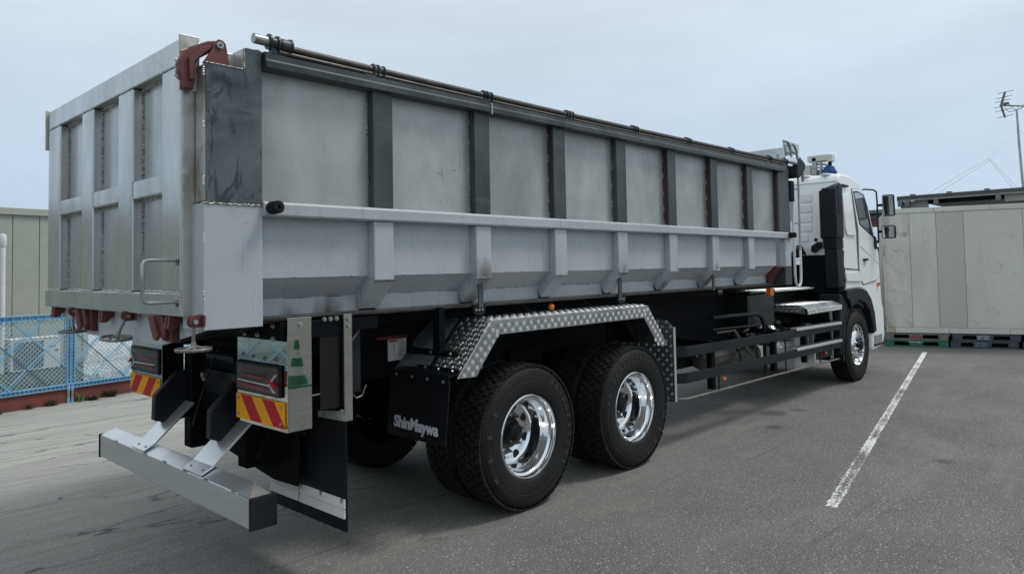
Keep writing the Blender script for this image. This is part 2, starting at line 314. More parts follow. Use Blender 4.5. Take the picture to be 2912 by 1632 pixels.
def text_mesh(txt, size=1, extrude=.01, offset=0, shear=0, res=3):
    k = (txt, extrude, offset, res)
    if k not in _tc:
        cu = bpy.data.curves.new('t', 'FONT'); cu.body = txt; cu.size = 1; cu.extrude = extrude; cu.offset = offset; cu.align_x = 'CENTER'; cu.align_y = 'CENTER'; cu.resolution_u = res
        ob = bpy.data.objects.new('t', cu); COL.objects.link(ob); dg = bpy.context.evaluated_depsgraph_get(); me = ob.evaluated_get(dg).to_mesh()
        _tc[k] = ([v.co.copy() for v in me.vertices], [tuple(p.vertices) for p in me.polygons]); bpy.data.objects.remove(ob); bpy.data.curves.remove(cu)
    return _tc[k]
def put_text(mb, txt, c, u, v, size, extrude=.004, offset=0, wscale=1):
    vs, fs = text_mesh(txt, 1, extrude/size, offset); c, u, v = Vector(c), Vector(u).normalized(), Vector(v).normalized(); n = u.cross(v)
    mb.add([c+u*p.x*size*wscale+v*p.y*size+n*p.z*size for p in vs], fs); return mb
def tread_bars(mb, o, u, v, inside, pitch=.03, n=None, L=.0125, wd=.0022, h=.0018, bars=3, flip=1):
    """raised lozenge bars of chequer plate on the plane o+u*s+v*t"""
    o, u, v = Vector(o), Vector(u).normalized(), Vector(v).normalized(); n = Vector(n).normalized() if n is not None else u.cross(v)
    pts = inside[0]; s0, s1 = min(p[0] for p in pts), max(p[0] for p in pts); t0, t1 = min(p[1] for p in pts), max(p[1] for p in pts)
    def isin(s, t):
        c = False; k = len(pts)
        for i in range(k):
            (a, b), (c2, d) = pts[i], pts[(i+1) % k]
            if (b > t) != (d > t) and s < (c2-a)*(t-b)/(d-b)+a: c = not c
        return c
    i = 0; s = s0+pitch*.4
    while s < s1:
        j = 0; t = t0+pitch*.4
        while t < t1:
            if isin(s, t):
                a = radians(45 if (i+j) % 2 else -45)*flip; d = u*cos(a)+v*sin(a); q = n.cross(d)
                for k in range(bars):
                    off = (k-(bars-1)/2)*wd*2.1; LL = L*(1-.22*abs(k-(bars-1)/2)); c = o+u*s+v*t+q*off
                    mb.add([c-d*LL, c+q*wd*.8, c+d*LL, c-q*wd*.8, c+n*h-d*LL*.5, c+n*h+d*LL*.5], [(0, 3, 4), (0, 4, 1), (1, 4, 5), (3, 5, 4), (1, 5, 2), (2, 5, 3)])
            t += pitch*.72; j += 1
        s += pitch*.72; i += 1
    return mb
def bolts(pts, axis, r, name, mat, parent, h=.012):
    """one shared bolt mesh, one object per bolt"""
    first = None
    for p in pts:
        if first is None:
            mb = MB(); d = Vector({'x': (1, 0, 0), '-x': (-1, 0, 0), 'y': (0, 1, 0), '-y': (0, -1, 0), 'z': (0, 0, 1)}[axis]); p = Vector(p)
            mb.tube([p-d*.002, p+d*h*.3], r*1.35, 10); mb.tube([p+d*h*.3, p+d*h], [r, r*.85], 6)
            first = mb.build(name, mat, parent); p0 = p
        else: dup(first, Vector(p)-p0)
    return first

# ================================================================ GROUND
g = MB(); g.add([(-400, -400, 0), (400, -400, 0), (400, 400, 0), (-400, 400, 0)], [(0, 1, 2, 3)]); struct(g.build('asphalt_ground', asph))
L0, L1 = Vector((1.368, -2.823, .004)), Vector((11.384, -1.098, .004))
dL = (L1-L0).normalized(); nL = Vector((-dL.y, dL.x, 0))*.060
me = bpy.data.meshes.new('painted_line'); K = 40
me.from_pydata([tuple(L0+(L1-L0)*i/K+nL*s) for i in range(K+1) for s in (-1, 1)], [], [(2*i, 2*i+2, 2*i+3, 2*i+1) for i in range(K)])
uvl = me.uv_layers.new(name='UVMap')
for pl in me.polygons:
    for li, vi in zip(pl.loop_indices, pl.vertices): uvl.data[li].uv = ((vi//2)/K, vi % 2)
me.materials.append(paintm); struct(link(bpy.data.objects.new('painted_line', me)))

# ================================================================ FENCE SIDE (left background)
FA = Vector((-1.654, 6.478, 0)); FB = Vector((.017, 6.802, 0)); fe = (FB-FA).normalized(); fn = Vector((-fe.y, fe.x, 0))
def fp(s, d, z=0): return FA+fe*s+fn*d+Vector((0, 0, z))
def fbox(mb, s0, s1, d0, d1, z0, z1):
    c = fp((s0+s1)/2, (d0+d1)/2, (z0+z1)/2); return mb.obox(c, fe*abs(s1-s0)/2, fn*abs(d1-d0)/2, (0, 0, abs(z1-z0)/2))
k = MB(); fbox(k, -16, 26, 0.0, .12, -.05, .185)
tag(k.build('kerb_wall', kerbm, None, .008), 'low red painted concrete kerb under the blue fence', 'kerb')
gb = MB(); gb.add([fp(1.09, .12, .020), fp(60, .12, .020), fp(60, 30, .020), fp(3.45, 30, .020), fp(3.45, 4.75, .020)], [(0, 1, 2, 3, 4)]); struct(gb.build('gravel_ground', gravelm))
gb = MB(); gb.add([fp(-30, .12, .016), fp(3.44, .12, .016), fp(3.44, 9, .016), fp(-30, 9, .016)], [(0, 1, 2, 3)]); struct(gb.build('dirt_strip', dirtm))
# fence panels, 1.96 m each, two posts side by side where they meet
def fence_panel():
    s0, s1 = -1.108, .852; b = fp(s0, 0); t = thing('fence_panel', '', 'fence panel', tuple(b), (0, 0, 0), 'pale blue plastic fence panels on the kerb')
    ORG[t] = b
    r_ = MB(); fbox(r_, s0, s1, -.035, .015, 1.225, 1.235); fbox(r_, s0, s1, -.035, .015, 1.165, 1.173); fbox(r_, s0, s1, .0, .015, 1.173, 1.225)
    for i in range(20): fbox(r_, s0+.03+i*.1, s0+.036+i*.1, -.033, .0, 1.173, 1.225)
    r_.build('top_rail', blue_pl, t)
    r_ = MB(); fbox(r_, s0, s1, -.035, .015, .250, .258); fbox(r_, s0, s1, -.035, .015, .20, .208); fbox(r_, s0, s1, .0, .015, .208, .250)
    for i in range(36): fbox(r_, s0+.02+i*.054, s0+.026+i*.054, -.033, .0, .208, .25)
    r_.build('bottom_rail', blue_pl, t)
    for e0, e1 in ((s0+.004, s0+.050), (s1-.050, s1-.004)):
        p_ = MB(); fbox(p_, e0, e0+.008, -.035, .015, .258, 1.16); fbox(p_, e1-.008, e1, -.035, .015, .258, 1.16); fbox(p_, e0+.008, e1-.008, .0, .015, .258, 1.16)
        for i in range(18): fbox(p_, e0+.008, e1-.008, -.033, 0, .262+i*.05, .269+i*.05)
        p_.build('edge_post', blue_pl, t)
        p_ = MB(); c = fp((e0+e1)/2, -.012); p_.cyl(c, c+Vector((0, 0, .07)), .019, 10); p_.m = 1; p_.cyl(c+Vector((0, 0, .07)), c+Vector((0, 0, .20)), .0185, 10); p_.m = 0; p_.cyl(c+Vector((0, 0, .17)), c+Vector((0, 0, .27)), .021, 10)
        p_.build('post_foot', [blue_pl, galvpost], t)
    la, lb = s0+.05, s1-.05; za, zb = .258, 1.165
    def strand(mb, q, sgn, w, d):
        # line z = za + sgn*(s-q)
        pts = []
        for s in (la, lb):
            z = za+sgn*(s-q)
            if za <= z <= zb: pts.append((s, z))
        for z in (za, zb):
            s = q+sgn*(z-za)
            if la < s < lb: pts.append((s, z))
        if len(pts) >= 2:
            pts = sorted(pts)[:1]+sorted(pts)[-1:]
            if abs(pts[0][0]-pts[1][0]) > .01: mb.bar(fp(pts[0][0], d, pts[0][1]), fp(pts[1][0], d, pts[1][1]), w, .008, fn)
    m1 = MB(); q = la-1
    while q < lb+1: strand(m1, q, 1, .0052, -.004); strand(m1, q, -1, .0052, .003); q += .0615
    m1.build('lattice', M('pale_blue_lattice', (.30, .50, .62), .5), t)
    for i in range(5): 
        m2 = MB(); strand(m2, la-.75+i*.46, 1, .017, -.012); strand(m2, la-.70+i*.46, 1, .006, -.012)
        if m2.v: m2.build('diagonal_brace', blue_pl, t)
        m2 = MB(); strand(m2, la+.25+i*.46, -1, .014, -.016)
        if m2.v: m2.build('diagonal_brace', blue_dk if i % 2 else blue_pl, t)
    return t
fp0 = fence_panel()
names_ = {-1: 'pale blue fence panel left of the double post, before the white air conditioner', 0: 'pale blue fence panel right of the double post, before the pale gravel'}
for k in range(-7, 5):
    t = fp0 if k == -1 else dup(fp0, fe*(1.96*(k+1)))
    if k not in names_:
        t['label'] = 'pale blue fence panel left of the frame, mirrored in the polished lamp box' if k < -1 else 'pale blue fence panel behind the truck, seen through its chassis gaps'
    else: t['label'] = names_[k]
# building
BD = 4.6
bt = thing('prefab_building', 'low olive grey prefab building with vertical siding behind the blue fence', 'building', tuple(fp(-2, BD)))
c0 = 2.065
edges = [c0-.4655*i for i in range(0, 22)]; x_end = 3.40
sp_first = None
panels = [(c0+.4655*i, c0+.4655*(i+1)) for i in range(-46, 3)]
for a, b in panels:
    b2 = min(b, x_end)-.006
    m = MB(); fbox(m, a+.006, b2, BD, BD+.03, .12, 2.93); m.build('siding_panel', siding, bt, .003)
m = MB(); fbox(m, -20, 3.38, BD+.03, BD+.05, .1, 2.93); m.build('wall_backing', gril, bt)
m = MB(); fbox(m, -20, x_end+.08, BD-.05, BD+.05, 2.93, 3.06); m.build('fascia', siding_f, bt, .006)
m = MB(); fbox(m, 3.34, 3.45, BD-.02, BD+.04, .1, 2.93); fbox(m, 3.41, 3.45, BD, BD+5, .1, 2.93); m.build('corner_trim', siding_f, bt, .004)
m = MB(); m.prism([(0, 0), (1, 0)], 'z', 0, 1) if False else fbox(m, -20, x_end, BD+.06, BD+5, 3.0, 3.02); m.build('roof', roofm, bt)
m = MB(); fbox(m, -20, 3.4, BD-.01, BD+.02, 0, .12); m.build('foundation', M('foundation_concrete', (.25, .25, .23), .9), bt)
# white standpipe by the wall
m = MB(); c = fp(1.715, BD-.45); m.cyl(c, c+Vector((0, 0, 2.40)), .047, 16); wp = m.build('vent_pipe', white_s, None, 0, True)
tag(wp, 'tall white plastic vent pipe with a wider cap beside the grey building wall', 'pipe')
m = MB(); m.lathe([(.052, 0), (.062, .02), (.062, .19), (.045, .235), (.0, .25)], tuple(c+Vector((0, 0, 2.30))), 'z', 18); m.build('pipe_cap', white_s, wp, 0, True)
# air conditioner
def ac():
    s0, s1, z0, z1, d = 1.80, 2.64, .03, .625, 4.0
    t = thing('air_conditioner_unit', 'white outdoor air conditioner unit with dark fan grille standing by the grey building', 'air conditioner', tuple(fp((s0+s1)/2, d)))
    m = MB(); fbox(m, s0, s1, d+.004, d+.30, z0, z1-.02); m.build('casing', beige, t, .012)
    m = MB(); fbox(m, s0-.008, s1+.008, d-.006, d+.31, z1-.02, z1); m.build('top_cover', white_s, t, .006)
    m = MB(); fbox(m, s0+.05, s0+.55, d-.002, d+.004, z0+.05, z1-.06); m.build('fan_opening', gril, t)
    m = MB()
    for i in range(26): fbox(m, s0+.05, s0+.55, d-.012, d-.006, z0+.06+i*.0185, z0+.064+i*.0185)
    for i in range(12): fbox(m, s0+.06+i*.043, s0+.064+i*.043, d-.010, d-.004, z0+.05, z1-.06)
    m.build('fan_guard', M('pale_guard_wire', (.42, .43, .42), .5), t)
    m = MB(); fbox(m, s0+.62, s0+.76, d-.003, d+.004, z1-.19, z1-.165); m.build('blue_badge', M('badge_blue', (.10, .26, .40), .5), t)
    m = MB(); fbox(m, s0+.74, s0+.80, d-.003, d+.004, z1-.27, z1-.25); m.build('rating_plate', gril, t)
    for a in (s0+.1, s1-.2): m = MB(); fbox(m, a, a+.1, d, d+.3, 0, z0); m.build('foot', gril, t)
ac()
# pale pebbles, grass strip and weeds
random.seed(3); m = MB()
for i in range(9000):
    s, d = random.uniform(1.5, 8.5), random.uniform(1.1, 6.5)
    if s < 1.03+.51*d: continue
    if random.random() < (d-1)/9: continue
    r = random.uniform(.012, .03); m.blob(fp(s, d, .022+r*.3), (r, r*random.uniform(.6, 1.1), r*.6))
stuff(m.build('pebbles', pebm, None, fixn=False))
m = MB()
def blade(mb, c, h, a, lean, w):
    d = Vector((cos(a), sin(a), 0)); q = Vector((-sin(a), cos(a), 0))*w; c = Vector(c)
    mb.add([c-q, c+q, c+d*lean*.4+Vector((0, 0, h*.6))+q*.6, c+d*lean*.4+Vector((0, 0, h*.6))-q*.6, c+d*lean+Vector((0, 0, h))], [(0, 1, 2, 3), (3, 2, 4)])
for i in range(15000):
    d = random.choice((random.uniform(.14, 1.3), random.uniform(.14, 2.2), random.gauss(4.2, .2) if random.random() < .5 else random.uniform(.2, 1)))
    blade(m, fp(random.uniform(-1.2, 10), d, .01), random.uniform(.04, .17)*(1.2-.2*d), random.uniform(0, 6.3), random.uniform(.02, .09), random.uniform(.002, .006))
stuff(m.build('grass', drygrass, None, fixn=False))
def weed(x, y, n, h, label, mat=greenl, w=.006, lean=.12):
    m = MB(); base = Vector((x, y, 0))
    for i in range(n): blade(m, base+Vector((random.gauss(0, .025), random.gauss(0, .02), 0)), random.uniform(.4, 1)*h, random.uniform(0, 6.3), random.uniform(.3, 1)*lean, w*random.uniform(.6, 1.3))
    tag(m.build('weed', mat, None, fixn=False), label, 'weed', 'weeds along the foot of the red kerb')
weed(-1.33, 6.50, 60, .10, 'thin reddish green weed second from the left at the foot of the red kerb', lean=.10, w=.004)
weed(-1.06, 6.55, 110, .11, 'bushy green weed at the kerb foot, just left of the double fence post')
weed(-.70, 6.60, 16, .17, 'bright green broad-leaved plant just right of the fence post at the kerb foot', greenl2, .016, .11)
weed(-.55, 6.60, 120, .08, 'low spreading grassy weed beside the broad-leaved plant at the kerb foot', lean=.18)
weed(-.28, 6.68, 150, .13, 'large tufted weed at the kerb foot under the left tail lamp box', lean=.17)
weed(-1.68, 6.42, 40, .08, 'small tuft of weed at the kerb foot on the far left edge')

# ================================================================ RIGHT BACKGROUND: panel body on pallets, roof, antenna
CA, CB = Vector((12.059, -.213, 0)), Vector((12.841, -2.451, 0)); ce = (CB-CA).normalized(); cn_ = Vector((-ce.y, ce.x, 0))
if cn_.x < 0: cn_ = -cn_
def cbox(mb, s0, s1, d0, d1, z0, z1):
    return mb.obox(CA+ce*(s0+s1)/2+cn_*(d0+d1)/2+Vector((0, 0, (z0+z1)/2)), ce*abs(s1-s0)/2, cn_*abs(d1-d0)/2, (0, 0, abs(z1-z0)/2))
bx = thing('insulated_box_body', 'weathered off-white insulated truck box body standing on plastic pallets', 'box body', tuple(CA+ce*2.5+cn_*1.1+Vector((0, 0, .28))))
m = MB(); cbox(m, .09, 6.0, .02, 2.2, .30, 2.74); m.build('core', boxpan2, bx)
for a, b, mt in ((.075, .523, boxpan), (.530, .992, boxpan2), (.999, 1.466, embos), (1.473, 2.445, boxpan2), (2.452, 3.4, boxpan2), (3.41, 4.4, boxpan2), (4.41, 6.0, boxpan2)):
    m = MB(); cbox(m, a, b, 0, .022, .40, 2.705); m.build('wall_panel', mt, bx, .002)
for a, b in ((.06, .96), (.966, 1.92), (1.926, 6.02)): m = MB(); cbox(m, a, b, -.012, .10, 2.712, 2.81); m.build('top_rail', boxpan2, bx, .006)
m = MB(); cbox(m, .06, .20, -.006, .04, .288, .392); m.build('sill_patch', M('yellowed_patch', (.40, .36, .25), .6), bx, .002)
for a, b in ((.205, 1.155), (1.161, 2.16), (2.166, 6.0)): m = MB(); cbox(m, a, b, -.006, .04, .288, .392); m.build('sill_rail', boxpan2, bx, .003)
m = MB(); cbox(m, .045, .073, -.02, .05, .29, 2.79); m.build('corner_post', boxpan, bx, .004)
for z in (.42, 1.85): m = MB(); cbox(m, .03, .06, -.035, .02, z, z+.22); m.build('door_hinge', galvpost, bx, .003)
m = MB()   # creases in the sheet
m.tube([CA+ce*.09-cn_*0+Vector((0, 0, .93)), CA+ce*.17+Vector((0, 0, .84)), CA+ce*.30+Vector((0, 0, .86)), CA+ce*.52+Vector((0, 0, .865))], [.004, .010, .008, .004], 6)
m.build('crease', boxpan2, bx, 0, True); m = MB(); m.tube([CA+ce*1.50+Vector((0, 0, .57)), CA+ce*1.57+Vector((0, 0, .56)), CA+ce*1.70+Vector((0, 0, .44))], [.004, .010, .004], 6)
m.build('crease', boxpan2, bx, 0, True)
def pallet(s0, z0, mt, label, txts, depth=0.0):
    W = 1.13; t = thing('pallet', label, 'pallet', tuple(CA+ce*(s0+W/2)+cn_*.5+Vector((0, 0, z0))), group='plastic pallets under the box body')
    m = MB(); cbox(m, s0, s0+W, depth, depth+.05, z0+.108, z0+.138); cbox(m, s0, s0+W, depth, depth+.05, z0+.002, z0+.03)
    for a, b in ((0, .16), (.455, .675), (.97, W)):
        pts = [(s0+a-(.02 if a else 0), z0+.108), (s0+b+(.02 if b < W else 0), z0+.108), (s0+b+(-.0 if b < W else 0), z0+.03), (s0+a, z0+.03)]
        m.add([CA+ce*p[0]+cn_*d+Vector((0, 0, p[1])) for d in (depth, depth+.05) for p in pts], [(0, 1, 2, 3), (7, 6, 5, 4), (0, 4, 5, 1), (1, 5, 6, 2), (2, 6, 7, 3), (3, 7, 4, 0)])
    m.build('side_frame', mt, t, .003)
    m = MB(); cbox(m, s0+.01, s0+W-.01, depth+.05, depth+1.05, z0+.10, z0+.136); m.build('deck', mt, t)
    m = MB(); cbox(m, s0+.02, s0+W-.02, depth+.35, depth+.40, z0+.004, z0+.10); m.build('inner_rib', pal_in, t)  # rib in near black, the pocket shade is put into its colour
    for txt, ds, dz, size, mm in txts:
        m = MB(); put_text(m, txt, CA+ce*(s0+ds)+cn_*(depth-.001)+Vector((0, 0, z0+dz)), ce, (0, 0, 1), size, .002, .012, 1.15); m.build('lettering', mm, t, fixn=False)
    return t
pallet(0.0, 0, pal_green, 'green plastic pallet at the bottom of the left stack', [('KYOWA', .50, .100, .034, printw)])
t = pallet(0.0, .14, pal_grey, 'worn grey plastic pallet with a faded red mark on top of the green one', [])
m = MB(); cbox(m, .47, .66, -.003, .0, .17, .245); m.build('faded_mark', printr, t)
m = MB()
for ds in (.60, .632):
    c = CA+ce*ds+Vector((0, 0, .100))-cn_*.002
    m.obox(c, (ce+Vector((0, 0, 1)))*.008, cn_*.001, (ce-Vector((0, 0, 1)))*.008)
m.build('diamond_logo', printw, [o for o in bpy.data.objects if o.get('label', '').startswith('green plastic pallet')][0])
pallet(1.165, 0, pal_navy, 'navy plastic pallet with pale teal lettering at the bottom of the right stack', [('SUNTORY', .50, .095, .044, printt), ('無断使用禁止', .50, .050, .032, printt)])
pallet(1.20, .14, pal_navy, 'navy plastic pallet with white lettering on top of the right stack', [('SUNTORY', .52, .095, .044, printw), ('無断使用禁止', .52, .050, .032, printw)])
pallet(2.36, 0, pal_navy, 'dark plastic pallet cut off by the right edge, bottom of its stack', [])
pallet(2.40, .14, pal_navy, 'dark plastic pallet cut off by the right edge, top of its stack', [])
# open shed roof behind the box
sh = thing('open_shed', 'open steel shed with dark roof edge and red beams behind the box body', 'shed', (15.5, -3, 0))
m = MB(); m.box(15.5, 15.56, -9, .35, 3.245, 3.31); m.build('roof_edge', M('roof_edge_dark', (.05, .052, .055), .5), sh, .004)
m = MB(); m.box(15.49, 15.56, -9, .35, 3.205, 3.243); m.build('edge_trim', M('roof_trim_grey', (.20, .20, .195), .45), sh, .004)
m = MB(); m.box(15.5, 21, -9, .35, 3.315, 3.335); m.build('roof_sheet', roofm, sh)
m = MB(); m.box(15.62, 15.70, -.30, .30, 3.02, 3.20); m.build('gutter', M('pale_gutter', (.22, .22, .21), .5), sh)
m = MB(); m.box(15.62, 15.70, -1.85, -.30, 3.115, 3.21); m.build('purlin', blackp, sh)
m = MB(); m.box(15.62, 15.70, -9, -1.85, 3.05, 3.20); m.build('gutter', M('pale_gutter_end', (.30, .30, .28), .5), sh)
for y in (.28, .12, -.5, -1.75): m = MB(); m.box(15.48, 15.60, y-.05, y+.05, 3.08, 3.22); m.build('bracket', roofm, sh)
for y in (0, -.78, -1.54, -2.3): m = MB(); m.box(15.47, 15.6, y-.05, y+.05, 3.31, 3.365); m.build('roof_clip', roofm, sh)
m = MB(); m.box(15.5, 21, .55, 7, 2.96, 3.04); m.build('lower_roof', roofm, sh)
m = MB(); m.box(15.7, 15.8, .30, 7, 2.62, 2.80); m.build('beam', redst, sh)
m = MB(); m.box(15.7, 15.8, .30, 7, 2.2, 2.28); m.build('beam', redst, sh)
m = MB(); m.box(15.75, 15.80, .30, 7, 2.83, 2.92); m.build('beam', roofm, sh)
for y in (.55, 3.2, 6.8): m = MB(); m.box(15.8, 15.95, y-.08, y+.08, 0, 2.96); m.build('post', redst, sh)
m = MB(); m.box(20.8, 20.9, -9, 7, 0, 2.2); m.build('back_wall', M('shed_back_wall', (.08, .08, .075), .8), sh)
m = MB(); m.box(14.2, 14.22, .2, 6.4, 0, 1.55)
tag(m.build('scrap_pile_screen', M('dark_hedge_base', (.045, .05, .035), .9, 0, (.09, .09, .07), 14)), 'dark low screen under the red beams beside the box body', 'screen')
m = MB(); m.lathe([(.0, 0), (.12, 0), (.12, .62), (.10, .66), (.10, .70), (0, .70)], (13.1, .38, .95), 'z', 20)
m.box(12.98, 13.22, .26, .50, 0, .95); tag(m.build('white_gas_cylinder', white_s, None, 0, True), 'white cylinder standing between the cab and the box body', 'cylinder')
# antenna
AX = 20.0; an = thing('television_antenna', 'roof antenna with corner reflector on a tall slim mast above the shed', 'antenna', (AX, -1.62, 3.3))
m = MB(); m.tube([(AX, -1.66, 3.3), (AX, -1.60, 5.0), (AX, -1.585, 5.87)], [.034, .030, .026], 10); m.build('mast', galvpost, an, 0, True)
m = MB(); m.tube([(AX, -1.20, 6.05), (AX, -1.9, 5.90), (AX, -2.5, 5.80)], .022, 8); m.build('boom', galvpost, an)
for a, b in (((-1.235, 6.05), (-1.335, 6.39)), ((-1.225, 6.05), (-1.31, 5.69))): m = MB(); m.bar((AX, a[0], a[1]), (AX, b[0], b[1]), .05, .045, (1, 0, 0)); m.build('reflector_arm', roofm, an)
for y, z in ((-1.345, 6.38), (-1.31, 6.24), (-1.27, 6.14), (-1.25, 5.99), (-1.275, 5.88), (-1.31, 5.70)):
    m = MB(); m.cyl((AX-.05, y+.18, z-.012), (AX+.02, y-.19, z+.045), .0075, 6); m.build('reflector_rod', roofm, an)
for y in (-1.45, -1.62, -1.95, -2.1): m = MB(); m.cyl((AX-.15, y, 5.99+(y+1.4)*.2), (AX+.15, y, 5.99+(y+1.4)*.2), .008, 6); m.build('director_rod', roofm, an)
m = MB(); m.box(AX-.05, AX+.05, -1.42, -1.28, 6.05, 6.10); m.build('feed_box', roofm, an, .01)
m = MB(); m.tube([(AX, -1.32, 6.03), (AX, -1.33, 5.93), (AX, -1.40, 5.83), (AX, -1.50, 5.83), (AX, -1.57, 5.86)], .007, 6); m.build('cable', roofm, an)
m = MB(); m.tube([(AX, -1.49, 6.0), (AX, -1.50, 5.92), (AX, -1.55, 5.87), (AX, -1.68, 5.87), (AX, -1.73, 5.92), (AX, -1.735, 5.98)], .012, 8); m.build('support_bow', galvpost, an)
for q in (((AX, -1.585, 5.33), (15.5, -1.61, 4.06)), ((15.5, -1.61, 4.06), (15.5, -.33, 3.34)), ((15.52, -1.65, 4.03), (15.52, -.52, 3.33)), ((15.5, -1.61, 4.06), (15.5, -2.13, 3.3)), ((15.53, -1.6, 4.02), (15.53, -2.05, 3.3)), ((AX, -1.585, 5.33), (AX, -3.2, 3.6))):
    m = MB(); m.cyl(q[0], q[1], .0032, 5); m.build('guy_wire', galvpost, an)
# vehicle wash machine beyond the cab
ws = thing('vehicle_wash_machine', 'truck wash machine with blue brush on an arm behind the white cab', 'wash machine', (13, 1.4, 0))
m = MB(); m.box(12.95, 13.25, 1.05, 1.55, 4.08, 4.22); m.build('arm_housing', beige, ws, .01)
m = MB(); m.box(12.9, 13.1, .98, 1.10, 4.04, 4.20); m.build('motor_box', beige, ws, .015)
m = MB(); m.box(12.95, 13.05, 1.35, 1.45, 0, 4.17); m.box(12.95, 13.05, 1.24, 1.28, 3.0, 4.05); m.build('column', galvpost, ws, .005)
m = MB(); m.box(13.0, 13.3, 1.5, 1.74, 0, 4.02); m.build('cabinet', beige, ws, .03)
m = MB(); m.box(13.1, 13.3, 1.16, 1.38, 0, 3.9); m.build('side_cabinet', beige, ws, .02)
m = MB(); m.tube(arc((13, 1.70, 3.86), .15, 0, 90, 8, 'yz')[::-1]+[(13, 1.85, 3.5)], .02, 8) if False else m.tube([(12.8, 1.9, 4.02), (12.8, 1.80, 4.06), (12.8, 1.70, 4.05), (12.8, 1.62, 3.95), (12.8, 1.60, 3.6)], .02, 8); m.build('hose_bow', galvpost, ws, 0, True)
m = MB(); m.cyl((13, 1.05, 4.06), (13, 1.05, 3.94), .03, 10); m.blob((13, 1.06, 4.0), .05); m.build('brush_pivot', blackp, ws)
m = MB(); m.tube([(13, 1.42, 4.02), (13, 1.2, 4.0), (13, 1.08, 3.96)], .022, 8); m.tube([(13, 1.42, 3.94), (13, 1.2, 3.93)], .015, 8); m.build('brace_arm', galvpost, ws)
m = MB()
for i in range(900):
    a = random.uniform(0, 6.283); r = random.uniform(.05, .19); z = 3.965-.0*r-(r/.19)**2*.05; d = Vector((cos(a), sin(a), 0)); q = Vector((-sin(a), cos(a), 0))*.006
    c = Vector((13, 1.08, z))+d*r*.6; e_ = Vector((13, 1.08, z-random.uniform(.25, .5)))+d*r*1.25
    m.add([c-q, c+q, e_+q, e_-q], [(0, 1, 2, 3)])
m.lathe([(.0, .0), (.10, -.02), (.15, -.12), (.17, -.6)], (13, 1.08, 3.95), 'z', 20); m.build('brush', bluebr, ws, fixn=False)
# striped cone beside the photographer, mirrored in the lamp box
cn = thing('traffic_cone', 'green and white striped traffic cone mirrored in the polished right lamp box', 'traffic cone', (1.9, -7.7, 0))
prof = [(.17, .03), (.125, .17), (.098, .30), (.075, .43), (.052, .56), (.03, .70)]
for i in range(5): m = MB(); m.lathe([prof[i], prof[i+1]], (1.9, -7.7, 0), 'z', 24); m.build('cone_band', conegreen if i % 2 == 0 else conewhite, cn, 0, True)
m = MB(); m.box(1.7, 2.1, -7.9, -7.5, 0, .03); m.build('base', conegreen, cn, .01)

# ================================================================ CONTAINER BODY (lifts off the truck)
def scorch(mat, pts):
    t = mat.node_tree; p = t.nodes['Principled BSDF']; l = p.inputs['Base Color'].links[0].from_socket; P = pos(t)
    c = l
    for (x, y, z, r, s) in pts:
        d = N(t, 'ShaderNodeVectorMath', operation='DISTANCE'); t.links.new(P, d.inputs[0]); d.inputs[1].default_value = (x, y, z)
        dd = mth(t, 'ADD', d.outputs['Value'], mth(t, 'MULTIPLY', mth(t, 'SUBTRACT', noise(t, pos(t, (1, 1, .35)), 22, 3), .5), .09))
        c = mixc(t, rng(t, dd, r, 0, 0, s), c, (.075, .055, .045))
    t.links.new(c, p.inputs['Base Color'])
def weather(mat, amt=.5):
    t = mat.node_tree; p = t.nodes['Principled BSDF']; c = p.inputs['Base Color'].links[0].from_socket
    run = rng(t, noise(t, pos(t, (1, 1, .10)), 26, 5, .65, .2), .58, .74, 0, amt*.55)
    c = mixc(t, run, c, (.20, .20, .19))
    dust = rng(t, noise(t, pos(t), 2.4, 7, .7, .8), .50, .74, 0, amt*.5); c = mixc(t, dust, c, (.33, .32, .295))
    scr = rng(t, noise(t, pos(t, (.5, 1, 3.2), .3), 20, 2, .4, 2.2), .70, .725, 0, amt); c = mixc(t, scr, c, (.20, .205, .21))
    fl = rng(t, noise(t, pos(t), 85, 2, .5), .71, .74, 0, amt); c = mixc(t, fl, c, (.17, .17, .165))
    t.links.new(c, p.inputs['Base Color'])
weather(primer, .6); weather(primer_d, .8); weather(galv, .8)
def smudge(mat, col, sc1, lo, hi, amt, sc=(1, 1, 1)):
    t = mat.node_tree; p = t.nodes['Principled BSDF']; c = p.inputs['Base Color'].links[0].from_socket
    t.links.new(mixc(t, rng(t, noise(t, pos(t, sc), sc1, 6, .6, 1.0), lo, hi, 0, amt), c, col), p.inputs['Base Color'])
smudge(galv, (.20, .22, .205), 1.9, .52, .70, .45, (1, 1, .6)); smudge(galv, (.13, .14, .13), 3.8, .64, .70, .6, (1.6, 1, .8)); smudge(galv, (.50, .52, .495), 1.1, .46, .68, .6, (1, 1, .45))
smudge(stain, (.33, .34, .335), 3.2, .54, .70, .45, (1, 1.6, .5)); smudge(boxpan2, (.36, .35, .31), 1.6, .56, .76, .4, (1, 1, .3)); smudge(boxpan, (.30, .29, .25), 1.8, .50, .72, .5, (1, 1, .35))
smudge(primer, (.30, .315, .32), 1.2, .50, .72, .45, (1, 1, .8)); smudge(primer_d, (.30, .31, .31), 2.2, .52, .72, .45, (.6, 1, 1.6))
smudge(millp, (.016, .02, .024), 7, .56, .62, .7, (1.5, 1, .6)); smudge(millp, (.17, .19, .19), 3, .56, .75, .5, (.5, 1, 1.5)); smudge(mill, (.15, .165, .165), 4, .58, .72, .4, (.4, 1, 2))
